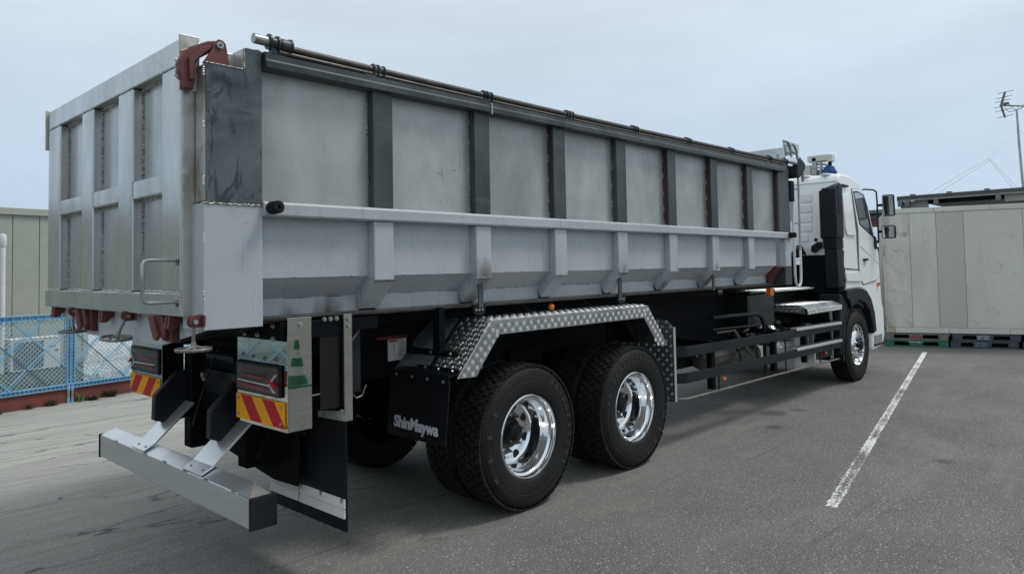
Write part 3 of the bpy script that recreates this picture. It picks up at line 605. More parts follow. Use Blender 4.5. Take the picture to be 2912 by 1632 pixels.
scorch(primer_d, [(-.46, -1.25, 1.70, .13, .9), (-.47, -1.1, 1.52, .10, .8), (-1.57, -1.06, 1.51, .12, 1), (-1.83, -1.06, 1.51, .07, .6), (1.2, -1.25, 1.70, .09, .7), (2.02, -1.12, 1.55, .10, .8), (2.86, -1.12, 1.55, .12, .9), (2.86, -1.25, 1.7, .07, .6)])
CB_ = thing('hook_lift_container', 'long open-top steel dump container with ribbed sides riding on the truck', 'container', (-2.2, -.065, 1.47))
YB, YR = -1.245, 1.115
ribx = [-1.379+.8345*i for i in range(7)]; RW = .145
# upper half
lim = [-2.08]+[x for r in ribx for x in (r, r+RW)]+[4.47]
for i in range(8):
    a, b = lim[2*i], lim[2*i+1]
    m = MB(); m.box(a-.004, b+.02, -1.188, -1.180, 2.10, 2.87); m.build('upper_side_sheet', galv, CB_)
    m = MB(); m.box(a-.004, b+.02, -1.182, -1.174, 1.713, 2.06); m.build('lower_side_sheet', primer, CB_)
    m = MB(); m.hexa([(a, -1.178, 1.713), (b+.02, -1.178, 1.713), (b+.02, -1.05, 1.597), (a, -1.05, 1.597)], [(a, -1.170, 1.713), (b+.02, -1.170, 1.713), (b+.02, -1.04, 1.597), (a, -1.04, 1.597)]); m.build('sloped_sheet', primer_d, CB_)
    m = MB(); m.box(a, b+.02, -1.052, -1.044, 1.505, 1.60); m.build('sill_strip', primer_d, CB_)
    m = MB()
    for j in range(5):
        xx = random.uniform(a+.03, b-.05)
        for q in range(random.randint(4, 9)): xx += random.uniform(.006, .02); m.blob((xx, -1.051, 1.598+random.uniform(-.003, .002)), (random.uniform(.006, .013), .003, random.uniform(.002, .0045)))
    for j in range(3):
        xx = random.uniform(a+.05, b-.1)
        for q in range(random.randint(2, 6)): xx += random.uniform(.006, .02); m.blob((xx, -1.181, 1.7135), (random.uniform(.005, .012), .003, random.uniform(.0015, .003)))
    stuff(m.build('seam_chips', millp, CB_, fixn=False))
rib = None
for i, x in enumerate(ribx):
    m = MB(); m.box(x, x+RW, YB, -1.186, 2.112, 2.845); o = m.build('upper_rib', mill, CB_, .006)
    m = MB(); m.box(x, x+RW, YB, -1.18, 1.682, 2.034); m.build('lower_rib', primer_d, CB_, .008)
    m = MB(); m.hexa([(x, YB+.004, 1.682), (x+RW, YB+.004, 1.682), (x+RW, -1.082, 1.512), (x, -1.082, 1.512)], [(x, -1.165, 1.715), (x+RW, -1.165, 1.715), (x+RW, -1.04, 1.60), (x, -1.04, 1.60)])
    m.build('rib_foot', primer_d, CB_, .005)
    m = MB()
    for j in range(14): m.blob((x-.002+j*(RW+.004)/13, YB-.001, 1.681), (.007, .006, .005))
    stuff(m.build('weld_bead', weldw if i % 3 else millp, CB_, fixn=False))
    m = MB()
    for z in (2.74, 2.58, 2.42, 2.27, 2.13):
        for j in range(5): m.blob((x-.004, -1.192, z-.022+j*.011+random.uniform(-.002, .002)), (.007, .007, .008))
    stuff(m.build('tack_weld', weldw, CB_, fixn=False))
    if i in (2, 5): m = MB(); m.box(x-.0035, x-.0005, -1.240, -1.188, 2.13, 2.80); m.build('red_smear', redpost, CB_)
    if i in (4, 6): m = MB(); m.box(x-.0035, x-.0005, -1.240, -1.188, 2.13, 2.80); m.build('red_smear', redpost, CB_)
# top rail with folded profile, mid rail, bottom rail
m = MB(); 
def railprof(x): return [(-1.17, 2.806), (-1.288, 2.806), (-1.290, 2.842), (-1.282, 2.850), (-1.281, 2.880), (-1.270, 2.893), (-1.17, 2.897)]
pa = railprof(0); LF = [0, 0, 0, .012, .035, .045, .05]
m.add([(-2.078, y, z) for y, z in pa]+[(4.60, y, z+.030) for y, z in pa], [tuple(range(7)), tuple(range(13, 6, -1))]+[(i, i+7, (i+1) % 7+7, (i+1) % 7) for i in range(7)]); m.build('top_rail', mill, CB_, .003)
m = MB(); m.box(-.42, -.414, -1.294, -1.26, 2.80, 2.875)
for z in (2.81, 2.822, 2.834, 2.846, 2.858, 2.87): m.blob((-.417, -1.288, z), (.008, .006, .007))
m.build('rail_joint_weld', weldm, CB_)
m = MB(); m.prism([(-1.17, 2.034), (-1.258, 2.034), (-1.266, 2.044), (-1.266, 2.098), (-1.256, 2.112), (-1.17, 2.112)], 'x', -2.082, 4.806); m.build('mid_rail', primer_d, CB_, .004)
m = MB(); m.box(-2.08, 4.80, -1.092, -1.05, 1.476, 1.505); m.build('bottom_rail', rodm, CB_, .008)
# rear corner post: lower primer, upper dark plate with the notch, inner light plates
m = MB(); m.box(-2.385, -2.08, YB, -1.235, 1.468, 2.088); m.box(-2.385, -2.36, -1.235, -1.0, 1.468, 2.088); m.box(-2.10, -2.08, -1.235, -1.05, 1.468, 2.088); m.build('rear_corner_plate', primer, CB_, .002)
m = MB(); m.prism([(-2.375, 2.092), (-2.082, 2.092), (-2.082, 2.897), (-2.172, 2.897), (-2.180, 2.785), (-2.375, 2.780)], 'y', YB-.002, -1.238); m.box(-2.10, -2.082, -1.236, -1.18, 2.10, 2.89); m.build('rear_corner_plate', millp, CB_, .002)
m = MB(); m.box(-2.372, -2.352, -1.236, -1.12, 2.1, 2.78); m.box(-2.34, -2.16, -1.236, -1.12, 2.775, 2.783); m.build('corner_liner', stain_side, CB_, .002)
m = MB(); m.box(-2.30, -2.175, -1.135, -1.125, 2.783, 2.885); m.box(-2.181, -2.173, -1.240, -1.13, 2.785, 2.893); m.build('recess_plate', stain_side, CB_, .002)
m = MB()
for j in range(32): m.blob((-2.385+j*.0098, YB-.002, 2.088+random.uniform(-.003, .003)), (.008, .006, .005))
for j in range(18): m.blob((-2.37+j*.0105, YB-.002, 2.782), (.007, .006, .004))
for j in range(10): m.blob((-2.177, YB-.002, 2.79+j*.011), (.004, .006, .007))
stuff(m.build('weld_bead', weldw, CB_, fixn=False))
m = MB()
for z in (2.72, 2.45, 2.18, 1.9, 1.62):
    for j in range(4): m.blob((-2.383, YB+.004, z+j*.012), (.006, .006, .008))
stuff(m.build('tack_weld', weldm, CB_, fixn=False))
m = MB(); m.hexa([(-2.20, -1.10, 2.885), (-2.02, -1.10, 2.885), (-2.02, -1.10, 2.95), (-2.06, -1.10, 2.945)], [(-2.20, -1.08, 2.885), (-2.02, -1.08, 2.885), (-2.02, -1.08, 2.95), (-2.06, -1.08, 2.945)]); m.build('tarp_bracket', redox, CB_)
# front post, far wall, floor, front wall, header
m = MB(); m.box(4.47, 4.80, YB-.001, -1.16, 2.114, 2.905); m.build('front_corner_post', mill, CB_, .006)
m = MB(); m.box(4.45, 4.468, -1.24, -1.19, 2.13, 2.80); m.build('red_smear', redpost, CB_)
m = MB(); m.box(4.62, 4.795, YB, -1.17, 1.70, 2.034); m.build('lower_rib', primer_d, CB_, .008)
m = MB(); m.box(4.615, 4.80, YB+.002, -1.10, 1.48, 1.695); m.build('front_foot', mill, CB_, .005)
m = MB(); m.hexa([(4.47, YB+.03, 1.70), (4.61, YB+.03, 1.70), (4.61, -1.09, 1.512), (4.47, -1.09, 1.512)], [(4.47, -1.165, 1.71), (4.61, -1.165, 1.71), (4.61, -1.04, 1.6), (4.47, -1.04, 1.6)]); m.build('rib_foot', redox, CB_, .004)
m = MB(); m.box(-2.36, 4.8, YR-.05, YR, 1.5, 2.88); m.build('far_side_wall', galv, CB_)
m = MB(); m.box(-2.36, 4.8, -1.04, YR, 1.52, 1.56); m.build('floor', mill, CB_)
m = MB(); m.box(4.74, 4.80, -1.16, YR, 1.5, 2.9); m.build('front_wall', primer, CB_)
m = MB(); m.box(4.84, 4.87, -1.17, 1.1, 3.035, 3.175); m.box(4.87, 4.93, -1.17, 1.1, 3.085, 3.10); m.box(4.80, 4.84, -1.10, 1.1, 2.88, 3.10); m.build('front_header', stain, CB_, .003)
m = MB(); m.prism([(4.84, 3.057), (5.31, 3.143), (5.32, 3.263), (4.84, 3.255)], 'y', -1.185, -1.165); m.build('header_end_plate', stain, CB_, .002)
m = MB(); m.box(4.86, 4.94, -1.16, -1.05, 2.90, 3.06); m.build('header_bracket', mill, CB_)
m = MB(); m.prism([(-1.232, 1.468), (-.67, 1.361), (.54, 1.361), (1.115, 1.470), (1.115, 1.60), (-1.232, 1.60)], 'x', -2.362, -2.35); m.build('rear_sill_plate', primer, CB_, .002)
m = MB(); m.hexa([(-2.35, -1.24, 1.468), (-2.35, -.67, 1.362), (-2.35, .54, 1.362), (-2.35, 1.11, 1.468)], [(-1.2, -1.04, 1.50), (-1.6, -.67, 1.40), (-1.6, .54, 1.40), (-1.2, 1.04, 1.50)]); m.build('rear_underside', blackp, CB_)
# under straps and hanger brackets
for x in (-.49, 1.175, 2.85): m = MB(); m.box(x, x+.045, -1.205, -1.192, 1.475, 1.678); m.build('strap', mill, CB_, .002)
for x in (-.45, 1.30, 3.14):
    m = MB(); m.prism([(x, 1.497), (x+.12, 1.497), (x+.12, 1.44), (x+.10, 1.418), (x+.03, 1.418), (x, 1.44)], 'y', -1.106, -1.098); m.build('hanger_plate', blackpl, CB_, .002)
    bolts([(x+.03, -1.106, 1.455), (x+.06, -1.106, 1.455), (x+.09, -1.106, 1.455)], '-y', .006, 'rivet', weldm, CB_, .004)
for x in (-2.04, 4.70):
    m = MB(); m.lathe([(0, 0), (.030, 0), (.034, -.008), (.034, -.075), (.028, -.085), (.010, -.085), (.010, -.07), (0, -.07)], (x, -1.262, 2.078), 'y', 20); m.build('rubber_stop', flapm, CB_, 0, True)
# roller tarp tube along the top
RZ = [(-2.2, 2.938), (-1.93, 2.936), (-1.4, 2.932), (-.5, 2.930), (.4, 2.930), (1.32, 2.935), (2.25, 2.943), (3.16, 2.950), (4.13, 2.962), (5.0, 2.975)]
def rz(x):
    for (a, b), (c, d) in zip(RZ, RZ[1:]):
        if x <= c: return b+(d-b)*(x-a)/(c-a)
    return 2.975
m = MB(); m.tube([(-2.134, -1.26, 2.952), (-2.0, -1.26, 2.950)], .027, 14); m.build('tube_end', galvpost, CB_, 0, True)
m = MB(); m.tube([(x, -1.262, rz(x)) for x in (-1.93, -1, 0, .5, 1.5, 2.5, 3.5, 4.7)], .019, 12); m.build('tarp_tube', rodm, CB_, 0, True)
m = MB(); m.tube([(x, -1.275, rz(x)-.034) for x in (-2.0, -1, 0, .5, 1.5, 2.5, 3.5, 4.6)], .011, 8); m.build('guide_rod', rodm, CB_, 0, True)
def collar(x, big=1):
    m = MB(); z = rz(x); y = -1.262
    m.box(x-.05, x+.03, y-.02, y+.03, 2.875, z-.02)
    m.tube([(x-.045, y, z), (x-.045, y, z), (x+.012, y, z)], [.030, .031, .031], 14); m.tube([(x+.014, y, z-.003), (x+.022, y, z-.003)], .036*big, 14); m.tube([(x+.022, y, z), (x+.045, y, z)], .024, 12)
    m.tube([(x+.045, y, z-.003), (x+.053, y, z-.003)], .036*big, 14); m.tube([(x+.053, y, z), (x+.085, y, z)], .026, 12); m.tube([(x+.085, y, z-.004), (x+.093, y, z-.004)], .036*big, 14)
    m.box(x-.03, x+.08, y-.012, y+.02, z-.078, z-.02); o = m.build('tube_collar', mill, CB_, 0, True)
    m = MB(); m.blob((x-.015, y-.030, z-.004), .006); m.build('collar_pin', weldw, CB_)
for x in (-1.408, -.496, .408, 1.324, 2.251, 3.16, 4.128, 4.60): collar(x)
m = MB(); m.tube([(-2.055, -1.262, 2.95), (-2.045, -1.262, 2.95)], .042, 14); m.tube([(-2.045, -1.262, 2.948), (-2.01, -1.262, 2.948)], .032, 12); m.tube([(-2.01, -1.262, 2.948), (-2.00, -1.262, 2.948)], .042, 14); m.tube([(-2.0, -1.262, 2.947), (-1.985, -1.262, 2.947)], .030, 12)
m.tube([(-1.985, -1.262, 2.946), (-1.935, -1.262, 2.946)], .036, 14); m.tube([(-1.935, -1.262, 2.946), (-1.925, -1.262, 2.946)], .042, 14); m.box(-2.04, -1.95, -1.275, -1.24, 2.875, 2.94); m.build('end_collar', mill, CB_, 0, True)
m = MB(); m.tube([(4.70, -1.262, 2.985), (4.86, -1.262, 2.985)], .027, 12); m.tube([(4.84, -1.262, 2.985), (4.90, -1.262, 2.985)], .055, 18); m.build('drive_coupling', chrome, CB_, 0, True)
m = MB(); m.prism([(4.90, 2.95), (4.98, 3.03), (5.07, 3.03), (5.17, 2.98), (5.17, 2.92), (5.05, 2.83), (4.97, 2.79), (4.88, 2.79)], 'y', -1.32, -1.16); m.build('tarp_motor', blackpl, CB_, .02)
m = MB(); m.box(4.80, 4.92, -1.26, -1.2, 2.50, 2.75); m.build('motor_bracket', blackp, CB_, .004)
# ladder on the front
ld = [(4.975, 3.05, 1.52), (5.15, 3.03, 1.50)]
m = MB(); m.tube([(4.72, -1.225, 3.235), (4.86, -1.222, 3.235), (4.935, -1.22, 3.19), (4.965, -1.22, 3.10), (4.968, -1.22, 3.02), (4.966, -1.22, 2.93)], .014, 10); m.build('ladder_hoop', galvpost, CB_, 0, True)
m = MB(); m.tube([(5.0, -1.222, 3.225), (5.07, -1.22, 3.215), (5.13, -1.22, 3.16), (5.155, -1.22, 3.06), (5.158, -1.22, 2.6), (5.15, -1.22, 2.2), (5.145, -1.22, 1.9)], .014, 10)
m.tube([(5.0, -1.22, 3.13), (5.155, -1.22, 3.10)], .010, 8)
for z in (2.67, 2.24): m.tube([(4.96, -1.22, z), (5.155, -1.22, z)], .011, 8)
m.build('ladder', galvpost, CB_, 0, True)
m = MB(); m.tube([(4.955, -1.22, 2.75), (4.955, -1.22, 1.60), (4.965, -1.22, 1.51), (5.0, -1.22, 1.465), (5.05, -1.22, 1.453), (5.10, -1.22, 1.465), (5.135, -1.22, 1.51), (5.145, -1.22, 1.60), (5.148, -1.22, 1.93)], .015, 10)
m.tube([(4.96, -1.22, 1.79), (5.145, -1.22, 1.79)], .012, 8); m.box(4.955, 5.14, -1.224, -1.214, 1.72, 1.79); m.build('ladder_foot', white_s, CB_, 0, True)
m = MB(); m.tube([(5.16, -1.22, 3.06), (5.24, -1.20, 3.09), (5.36, -1.17, 3.09), (5.47, -1.15, 3.03), (5.52, -1.14, 2.92), (5.52, -1.14, 2.80)], .018, 10); m.build('grab_hoop', galvpost, CB_, 0, True)

# ---- tailgate
GX = -2.438; TG = MB(); TG.box(-2.380, -2.368, -1.09, 1.20, 1.56, 2.90); tg = TG.build('tailgate', stain, CB_)
tg['label'] = 'bare stainless tailgate with welded vertical posts'
posts = [(1.195, .918), (.441, .226), (-.223, -.450), (-.866, -1.098)]
for i, (a, b) in enumerate(posts):
    m = MB(); m.box(GX, -2.38, b, a, 1.652 if i < 3 else 1.652, 2.788); m.build('gate_post', stain, tg, .009, seg=3)
m = MB(); m.box(GX, -2.37, -1.098, 1.20, 2.790, 2.925); m.build('gate_top_beam', stain, tg, .010, seg=3)
m = MB(); m.box(GX-.002, -2.37, -1.098, 1.25, 1.533, 1.650); m.build('gate_bottom_beam', stain, tg, .008, seg=3)
for a, b in ((.918, .441), (.226, -.223), (-.450, -.866)): m = MB(); m.box(GX+.002, -2.38, b+.002, a-.002, 2.162, 2.262); m.build('gate_cross_bar', stain, tg, .008, seg=3)
m = MB(); m.box(GX+.006, -2.352, -1.112, -1.099, 1.533, 2.66); m.build('gate_side_plate', stain_side, tg, .003)
m = MB()
def beads(a, b, r=.0060, st=.0105, jit=.0015):
    a, b = Vector(a), Vector(b); n = int((b-a).length/st)
    for i in range(n+1):
        p = a+(b-a)*i/max(n, 1)+Vector([random.uniform(-jit, jit) for _ in range(3)]); m.blob(p, r*random.uniform(.8, 1.2))
for i, (a, b) in enumerate(posts[:3]):
    beads((-2.383, b-.004, 1.66), (-2.383, b-.004, 2.78)); 
for a, b in ((.918, .441), (.226, -.223), (-.450, -.866)):
    beads((-2.383, a, 2.786), (-2.383, b, 2.786)); beads((-2.383, a, 1.654), (-2.383, b, 1.654)); beads((-2.383, a, 2.158), (-2.383, b, 2.158)); beads((-2.383, a, 2.266), (-2.383, b, 2.266)); beads((GX+.004, a-.001, 2.164), (GX+.004, a-.001, 2.26)); beads((GX+.004, a, 2.262), (-2.383, a, 2.262))
for a, b in posts: beads((GX, a, 1.652), (GX, b, 1.652), .005)
for a, b in posts: beads((GX, a, 2.789), (GX, b, 2.789), .003)
beads((-2.352, -1.114, 1.54), (-2.352, -1.114, 2.66), .008, .013)
beads((GX+.004, -1.10, 1.55), (GX+.004, -1.10, 1.65), .006)
beads((-2.42, -1.113, 2.662), (-2.35, -1.113, 2.662), .005)
stuff(m.build('weld_bead', weldm, tg, fixn=False))
m = MB(); m.box(-2.452, -2.352, -1.124, -1.113, 2.655, 2.937); m.build('gate_corner_plate', stain_side, tg, .002)
m = MB(); m.box(-2.452, -2.352, 1.215, 1.226, 2.65, 2.937); m.build('gate_corner_plate', stain_side, tg, .002)
# grab handle
m = MB(); m.tube([(GX, -1.07, 1.813), (-2.57, -1.07, 1.813), (-2.595, -1.07, 1.808), (-2.603, -1.07, 1.79), (-2.603, -1.07, 1.63), (-2.595, -1.07, 1.612), (-2.575, -1.07, 1.606), (GX, -1.07, 1.606)], .0095, 12); m.build('grab_handle', chrome if False else galvpost, tg, 0, True)
for z in (1.813, 1.606): m = MB(); m.blob((GX-.004, -1.07, z), (.012, .02, .03)); m.build('weld_patch', weldw, tg, 0, True, auto=80)
# gooseneck hinge with red lug
gp = [(-2.444, 2.66), (-2.402, 2.652), (-2.392, 2.70), (-2.392, 2.785), (-2.375, 2.815), (-2.30, 2.868), (-2.262, 2.870), (-2.262, 2.915), (-2.29, 2.925), (-2.33, 2.915), (-2.41, 2.872), (-2.45, 2.835), (-2.470, 2.79), (-2.470, 2.74)]
m = MB(); m.prism(gp, 'y', -1.168, -1.128); m.build('gate_hinge_arm', redox, tg, .006)
m = MB(); m.prism([(-2.425, 2.70), (-2.405, 2.70), (-2.405, 2.79), (-2.35, 2.85), (-2.30, 2.885), (-2.30, 2.90), (-2.36, 2.875), (-2.43, 2.81)], 'y', -1.185, -1.168); m.build('gate_hinge_rib', redox, tg, .003)
m = MB(); beads((-2.470, -1.13, 2.80), (-2.472, -1.13, 2.72), .006); beads((-2.472, -1.13, 2.72), (-2.40, -1.13, 2.648), .007); beads((-2.44, -1.13, 2.85), (-2.36, -1.13, 2.90), .006); stuff(m.build('weld_bead', weldm, tg, fixn=False))
m = MB(); m.prism([(-2.371, 2.787), (-2.232, 2.789), (-2.252, 2.905), (-2.268, 2.922), (-2.290, 2.924), (-2.306, 2.91), (-2.320, 2.87)], 'y', -1.205, -1.188); m.build('hinge_lug', redox, CB_, .003)
m = MB(); m.lathe([(0, 0), (.017, 0), (.018, .006), (.018, .03)], (-2.286, -1.216, 2.892), 'y', 20); m.build('hinge_pin', galvpost, CB_, 0, True)
m = MB(); m.lathe([(0, 0), (.008, 0), (.008, .004)], (-2.286, -1.219, 2.892), 'y', 12); m.build('pin_bolt', mill, CB_)
# claws, latches and hand wheels below the gate
claw0 = None
for y in (1.09, .09, -.917):
    m = MB(); m.prism([(-2.43, 1.533), (-2.36, 1.533), (-2.36, 1.50), (-2.40, 1.462), (-2.425, 1.458), (-2.44, 1.47), (-2.432, 1.49)], 'y', y-.032, y-.006); m.prism([(-2.43, 1.533), (-2.36, 1.533), (-2.36, 1.50), (-2.40, 1.462), (-2.425, 1.458), (-2.44, 1.47), (-2.432, 1.49)], 'y', y+.006, y+.032); m.build('gate_claw', redox, tg, .003)
for y in (.47, -.79):
    m = MB(); m.prism([(y+.10, 1.528), (y+.03, 1.528), (y-.035, 1.42), (y-.01, 1.40), (y+.02, 1.405)], 'x', -2.445, -2.425); m.build('latch_hook', redox, CB_, .004)
    m = MB(); m.prism([(y+.035, 1.528), (y-.05, 1.528), (y-.085, 1.44), (y-.06, 1.40), (y-.02, 1.42)], 'x', -2.425, -2.39); m.build('latch_hook', redox, CB_, .004)
    m = MB(); m.box(-2.40, -2.362, y-.10, y-.03, 1.392, 1.535); m.build('latch_bracket', redox, CB_, .004)
    m = MB(); m.box(-2.38, -2.362, y-.13, y+.0, 1.395, 1.40); m.box(-2.364, -2.36, y-.115, y-.10, 1.39, 1.53); m.build('latch_weld', mill, CB_)
def handwheel(y, tilt):
    m = MB(); m.prism([(-2.455, 1.50), (-2.44, 1.485), (-2.40, 1.485), (-2.40, 1.545), (-2.44, 1.545), (-2.455, 1.53)], 'y', y-.018, y-.010); m.prism([(-2.455, 1.50), (-2.44, 1.485), (-2.40, 1.485), (-2.40, 1.545), (-2.44, 1.545), (-2.455, 1.53)], 'y', y+.010, y+.018); m.box(-2.40, -2.39, y-.045, y+.045, 1.487, 1.545)
    m.build('clamp_bracket', redox, CB_, .003)
    d = Vector((-.946*sin(tilt), .324*sin(tilt), -cos(tilt))); p0 = Vector((-2.43, y, 1.513)); p1 = p0+d*.135
    m = MB(); m.cyl((-2.43, y-.03, 1.513), (-2.43, y+.03, 1.513), .011, 12); m.build('clamp_pin', galvpost, CB_, 0, True)
    m = MB(); m.tube([p0, p0+d*.10], .0085, 10); m.tube([p0+d*.095, p1-d*.01, p1], [.011, .017, .02], 12); o = m.build('screw_stem', castiron, CB_, 0, True)
    u = Vector((1, 0, 0)); v = d.cross(u); m = MB(); ring = [p1-d*.004+u*.076*cos(a)+v*.076*sin(a) for a in [2*pi*i/40 for i in range(41)]]
    m.tube(ring, [.0088+.0012*sin(i*2.2) for i in range(41)], 8, False)
    for k2 in range(3):
        a = 2*pi*k2/3+.6; e_ = u*cos(a)+v*sin(a); m.tube([p1-d*.016+e_*.012, p1-d*.012+e_*.03, p1-d*.004+e_*.072], [.009, .0065, .006], 8)
    m.build('hand_wheel', castiron, CB_, 0, True)
handwheel(.63, 0); handwheel(-.345, .40); handwheel(-1.235, 0)

# ================================================================ TRUCK
TR = thing('hook_lift_truck', 'white-cabbed three-axle hook lift truck with black chassis and polished wheels', 'truck', (2.7, -.065, 0))
# chassis frame, plus black fill added to keep the underbody dark
for y0, y1 in ((-.50, -.44), (.31, .37)): m = MB(); m.box(-1.75, 8.2, y0, y1, .98, 1.28); m.build('frame_rail', blackp, TR)
for y0, y1 in ((-.62, -.50), (.37, .49)): m = MB(); m.box(-1.70, 6.4, y0, y1, 1.28, 1.44); m.build('sub_frame', blackp, TR)
m = MB()
for x in (-1.6, -.6, .7, 2.2, 3.4, 4.6, 5.8): m.box(x, x+.12, -.44, .31, 1.02, 1.24)
m.box(-1.7, 6.4, -.44, .31, 1.24, 1.43); m.build('cross_member', blackp, TR)
m = MB(); m.box(-1.95, -1.56, -1.18, -.45, 1.375, 1.472); m.build('rear_bracket', blackp, TR, .006); m = MB(); m.box(-1.95, -1.56, .31, 1.05, 1.26, 1.472); m.build('rear_bracket', blackp, TR, .006)
m = MB(); m.box(-1.85, -1.3, -1.16, -.62, 1.40, 1.47); m.build('rear_channel', blackp, TR); m = MB(); m.box(-1.3, 3.6, -.86, -.80, 1.40, 1.472); m.build('side_channel', blackp, TR)
m = MB(); m.box(2.15, 4.15, -.72, -.5, .62, 1.40); m.box(1.95, 2.0, -.5, .4, .60, 1.4); m.build('underbody_fill_wall', blackp, TR, .01)  # walls added behind the tanks as dark underbody fill
m = MB(); m.box(4.95, 6.6, -.70, .55, .75, 1.38); m.build('gearbox_cover', blackp, TR, .01)
m = MB(); m.prism([(-.14, .62), (.08, .62), (.16, .85), (.0, 1.05), (-.2, .85)], 'y', -.3, .2); m.build('torque_arm', blackp, TR); m = MB(); m.prism([(1.24, .62), (1.46, .62), (1.54, .85), (1.4, 1.05), (1.2, .85)], 'y', -.3, .2)
m.build('torque_arm', blackp, TR); m = MB(); m.cyl((0, -.95, .522), (0, .85, .522), .11, 16); m.blob((0, -.05, .52), (.26, .26, .24)); m.build('axle', blackp, TR); m = MB(); m.cyl((1.38, -.95, .522), (1.38, .85, .522), .11, 16); m.blob((1.38, -.05, .52), (.26, .26, .24)); m.build('axle', blackp, TR); m = MB(); m.cyl((7.26, -.95, .50), (7.26, .85, .50), .07, 12); m.build('axle', blackp, TR); m = MB(); m.box(-.55, 1.95, -.60, -.48, .70, .84); m.box(-.55, 1.95, .36, .48, .70, .84); m.box(.5, .9, -.55, .45, .68, 1.05); m.build('spring_beam', blackp, TR)
# wheels
def tyre_prof():
    return [(.292, .050), (.300, .028), (.312, .012), (.335, .004), (.365, .000), (.400, .000), (.404, .003), (.408, .000), (.446, .003), (.449, .007), (.453, .004), (.462, .007), (.466, .012), (.470, .009), (.480, .014), (.484, .019), (.488, .017), (.498, .030), (.505, .042), (.508, .06)]
def tyre(parent, x, yo, R_=.522, sgn=1, rot=0, letters=None, W=.275):
    """outer sidewall plane at y=yo, tyre body extends inwards (sgn=+1 towards +y)"""
    P_ = tyre_prof(); prof = P_+[(r, W-d) for r, d in reversed(P_)]
    m = MB(); m.lathe([(r, sgn*d) for r, d in prof], (x, yo, R_), 'y', 72); o = m.build('tyre', rubber, parent, 0, True, auto=28)
    m = MB(); nb = 52; rows = [(.037, .020), (.085, .0205), (.1375, .022), (.190, .0205), (.238, .020)]
    for ri, (d0, hw) in enumerate(rows):
        for k2 in range(nb):
            a = 2*pi*(k2+.5*(ri % 2))/nb+rot; da = 2*pi/nb*.42
            if ri in (0, 4): poly = [(-da, -hw), (-da*.25, -hw), (-da*.2, -hw*.5), (-da*.05, -hw*.5), (0, -hw), (da, -hw), (da*.9, hw), (-da*.9, hw)] if ri == 0 else [(-da*.9, -hw), (da*.9, -hw), (da, hw), (-da, hw)]
            else: poly = [(-da, -hw*.35), (-da*.55, -hw), (da*.6, -hw*.9), (da, -hw*.1), (da*.8, hw), (-da*.5, hw*.9)]
            top = .522 if ri in (1, 2, 3) else .519
            vs = []
            for rr_ in (.503, top):
                for (u, v) in poly:
                    t = a+u*(1 if rr_ > .51 else 1.06); dd = d0+v
                    vs.append((x+rr_*sin(t), yo+sgn*dd, R_+rr_*cos(t)))
            n = len(poly); m.add(vs, [tuple(range(n, 2*n))]+[(i, i+n, (i+1) % n+n, (i+1) % n) for i in range(n)])
    stuff(m.build('tread_blocks', tread_m, parent, 0))
    if letters:
        for txt, a0, a1, r, size in letters:
            for i, ch in enumerate(txt):
                m = MB(); ph = radians(a0+(a1-a0)*(i/(len(txt)-1)))
                c = (x+r*sin(ph), yo-.0005, R_+r*cos(ph)); put_text(m, ch, c, (cos(ph), 0, -sin(ph)), (sin(ph), 0, cos(ph)), size, .0015, .02, .85); m.build('raised_letter', letter_m, parent, fixn=False)
    return o
def rear_wheel(x, yo, sgn, letters, rot):
    c = (x, yo, .522)
    def L(p): return [(r, sgn*d) for r, d in p]
    m = MB(); m.lathe(L([(.300, .030), (.302, .022), (.296, .018), (.286, .020), (.282, .030), (.279, .052), (.268, .058), (.262, .066), (.259, .115), (.250, .130), (.2455, .145), (.240, .20), (.228, .228), (.210, .240), (.180, .238), (.160, .246), (.150, .252), (.100, .252)]), c, 'y', 72)
    w_ = m.build('wheel', chrome, TR, 0, True, auto=40)
    tyre(w_, x, yo, .522, sgn, rot, letters); tyre(w_, x, yo+sgn*.315, .522, sgn, rot+.05)
    m = MB(); m.lathe(L([(.0, .148), (.056, .148), (.068, .155), (.073, .168), (.076, .195), (.094, .200), (.108, .212), (.112, .24), (.122, .253)]), c, 'y', 32); m.build('hub', hubm, w_, 0, True)
    for i in range(8):
        a = 2*pi*(i+.3)/8+rot; m = MB(); cx, cz = x+.1955*sin(a), .522+.1955*cos(a); m.lathe([(0, 0), (.032, 0), (.034, sgn*.004)], (cx, yo+sgn*.2365, cz), 'y', 16); m.build('hole_shade_disc', pal_in, w_, 0, True)  # dark disc stands in for the shade inside a hand hole
        a += pi/8; cx, cz = x+.140*sin(a), .522+.140*cos(a)
        m = MB(); m.lathe([(0, -sgn*.038), (.008, -sgn*.038), (.009, -sgn*.02), (.0155, -sgn*.018), (.0165, 0), (.021, 0), (.022, sgn*.01)], (cx, yo+sgn*.246, cz), 'y', 8); m.build('wheel_nut', castiron, w_, 0, True)
    m = MB(); a = radians(100); m.box(x+.283*sin(a)-.004, x+.283*sin(a)+.006, yo+sgn*.014, yo+sgn*.022, .522+.283*cos(a)-.03, .522+.283*cos(a)+.012); m.build('balance_weight', galvpost, w_, .002)
    return w_
YW = -1.225
L1_ = [('BRIDGESTONE', 33, 125, .430, .050), ('M888', 238, 300, .430, .062)]
L2_ = [('BRIDGESTONE', -78, 8, .430, .050), ('M888', 108, 160, .430, .062)]
rear_wheel(0, YW, 1, L1_, .1); rear_wheel(1.38, YW, 1, L2_, .4)
rear_wheel(0, 1.095, -1, None, .2); rear_wheel(1.38, 1.095, -1, None, .3)
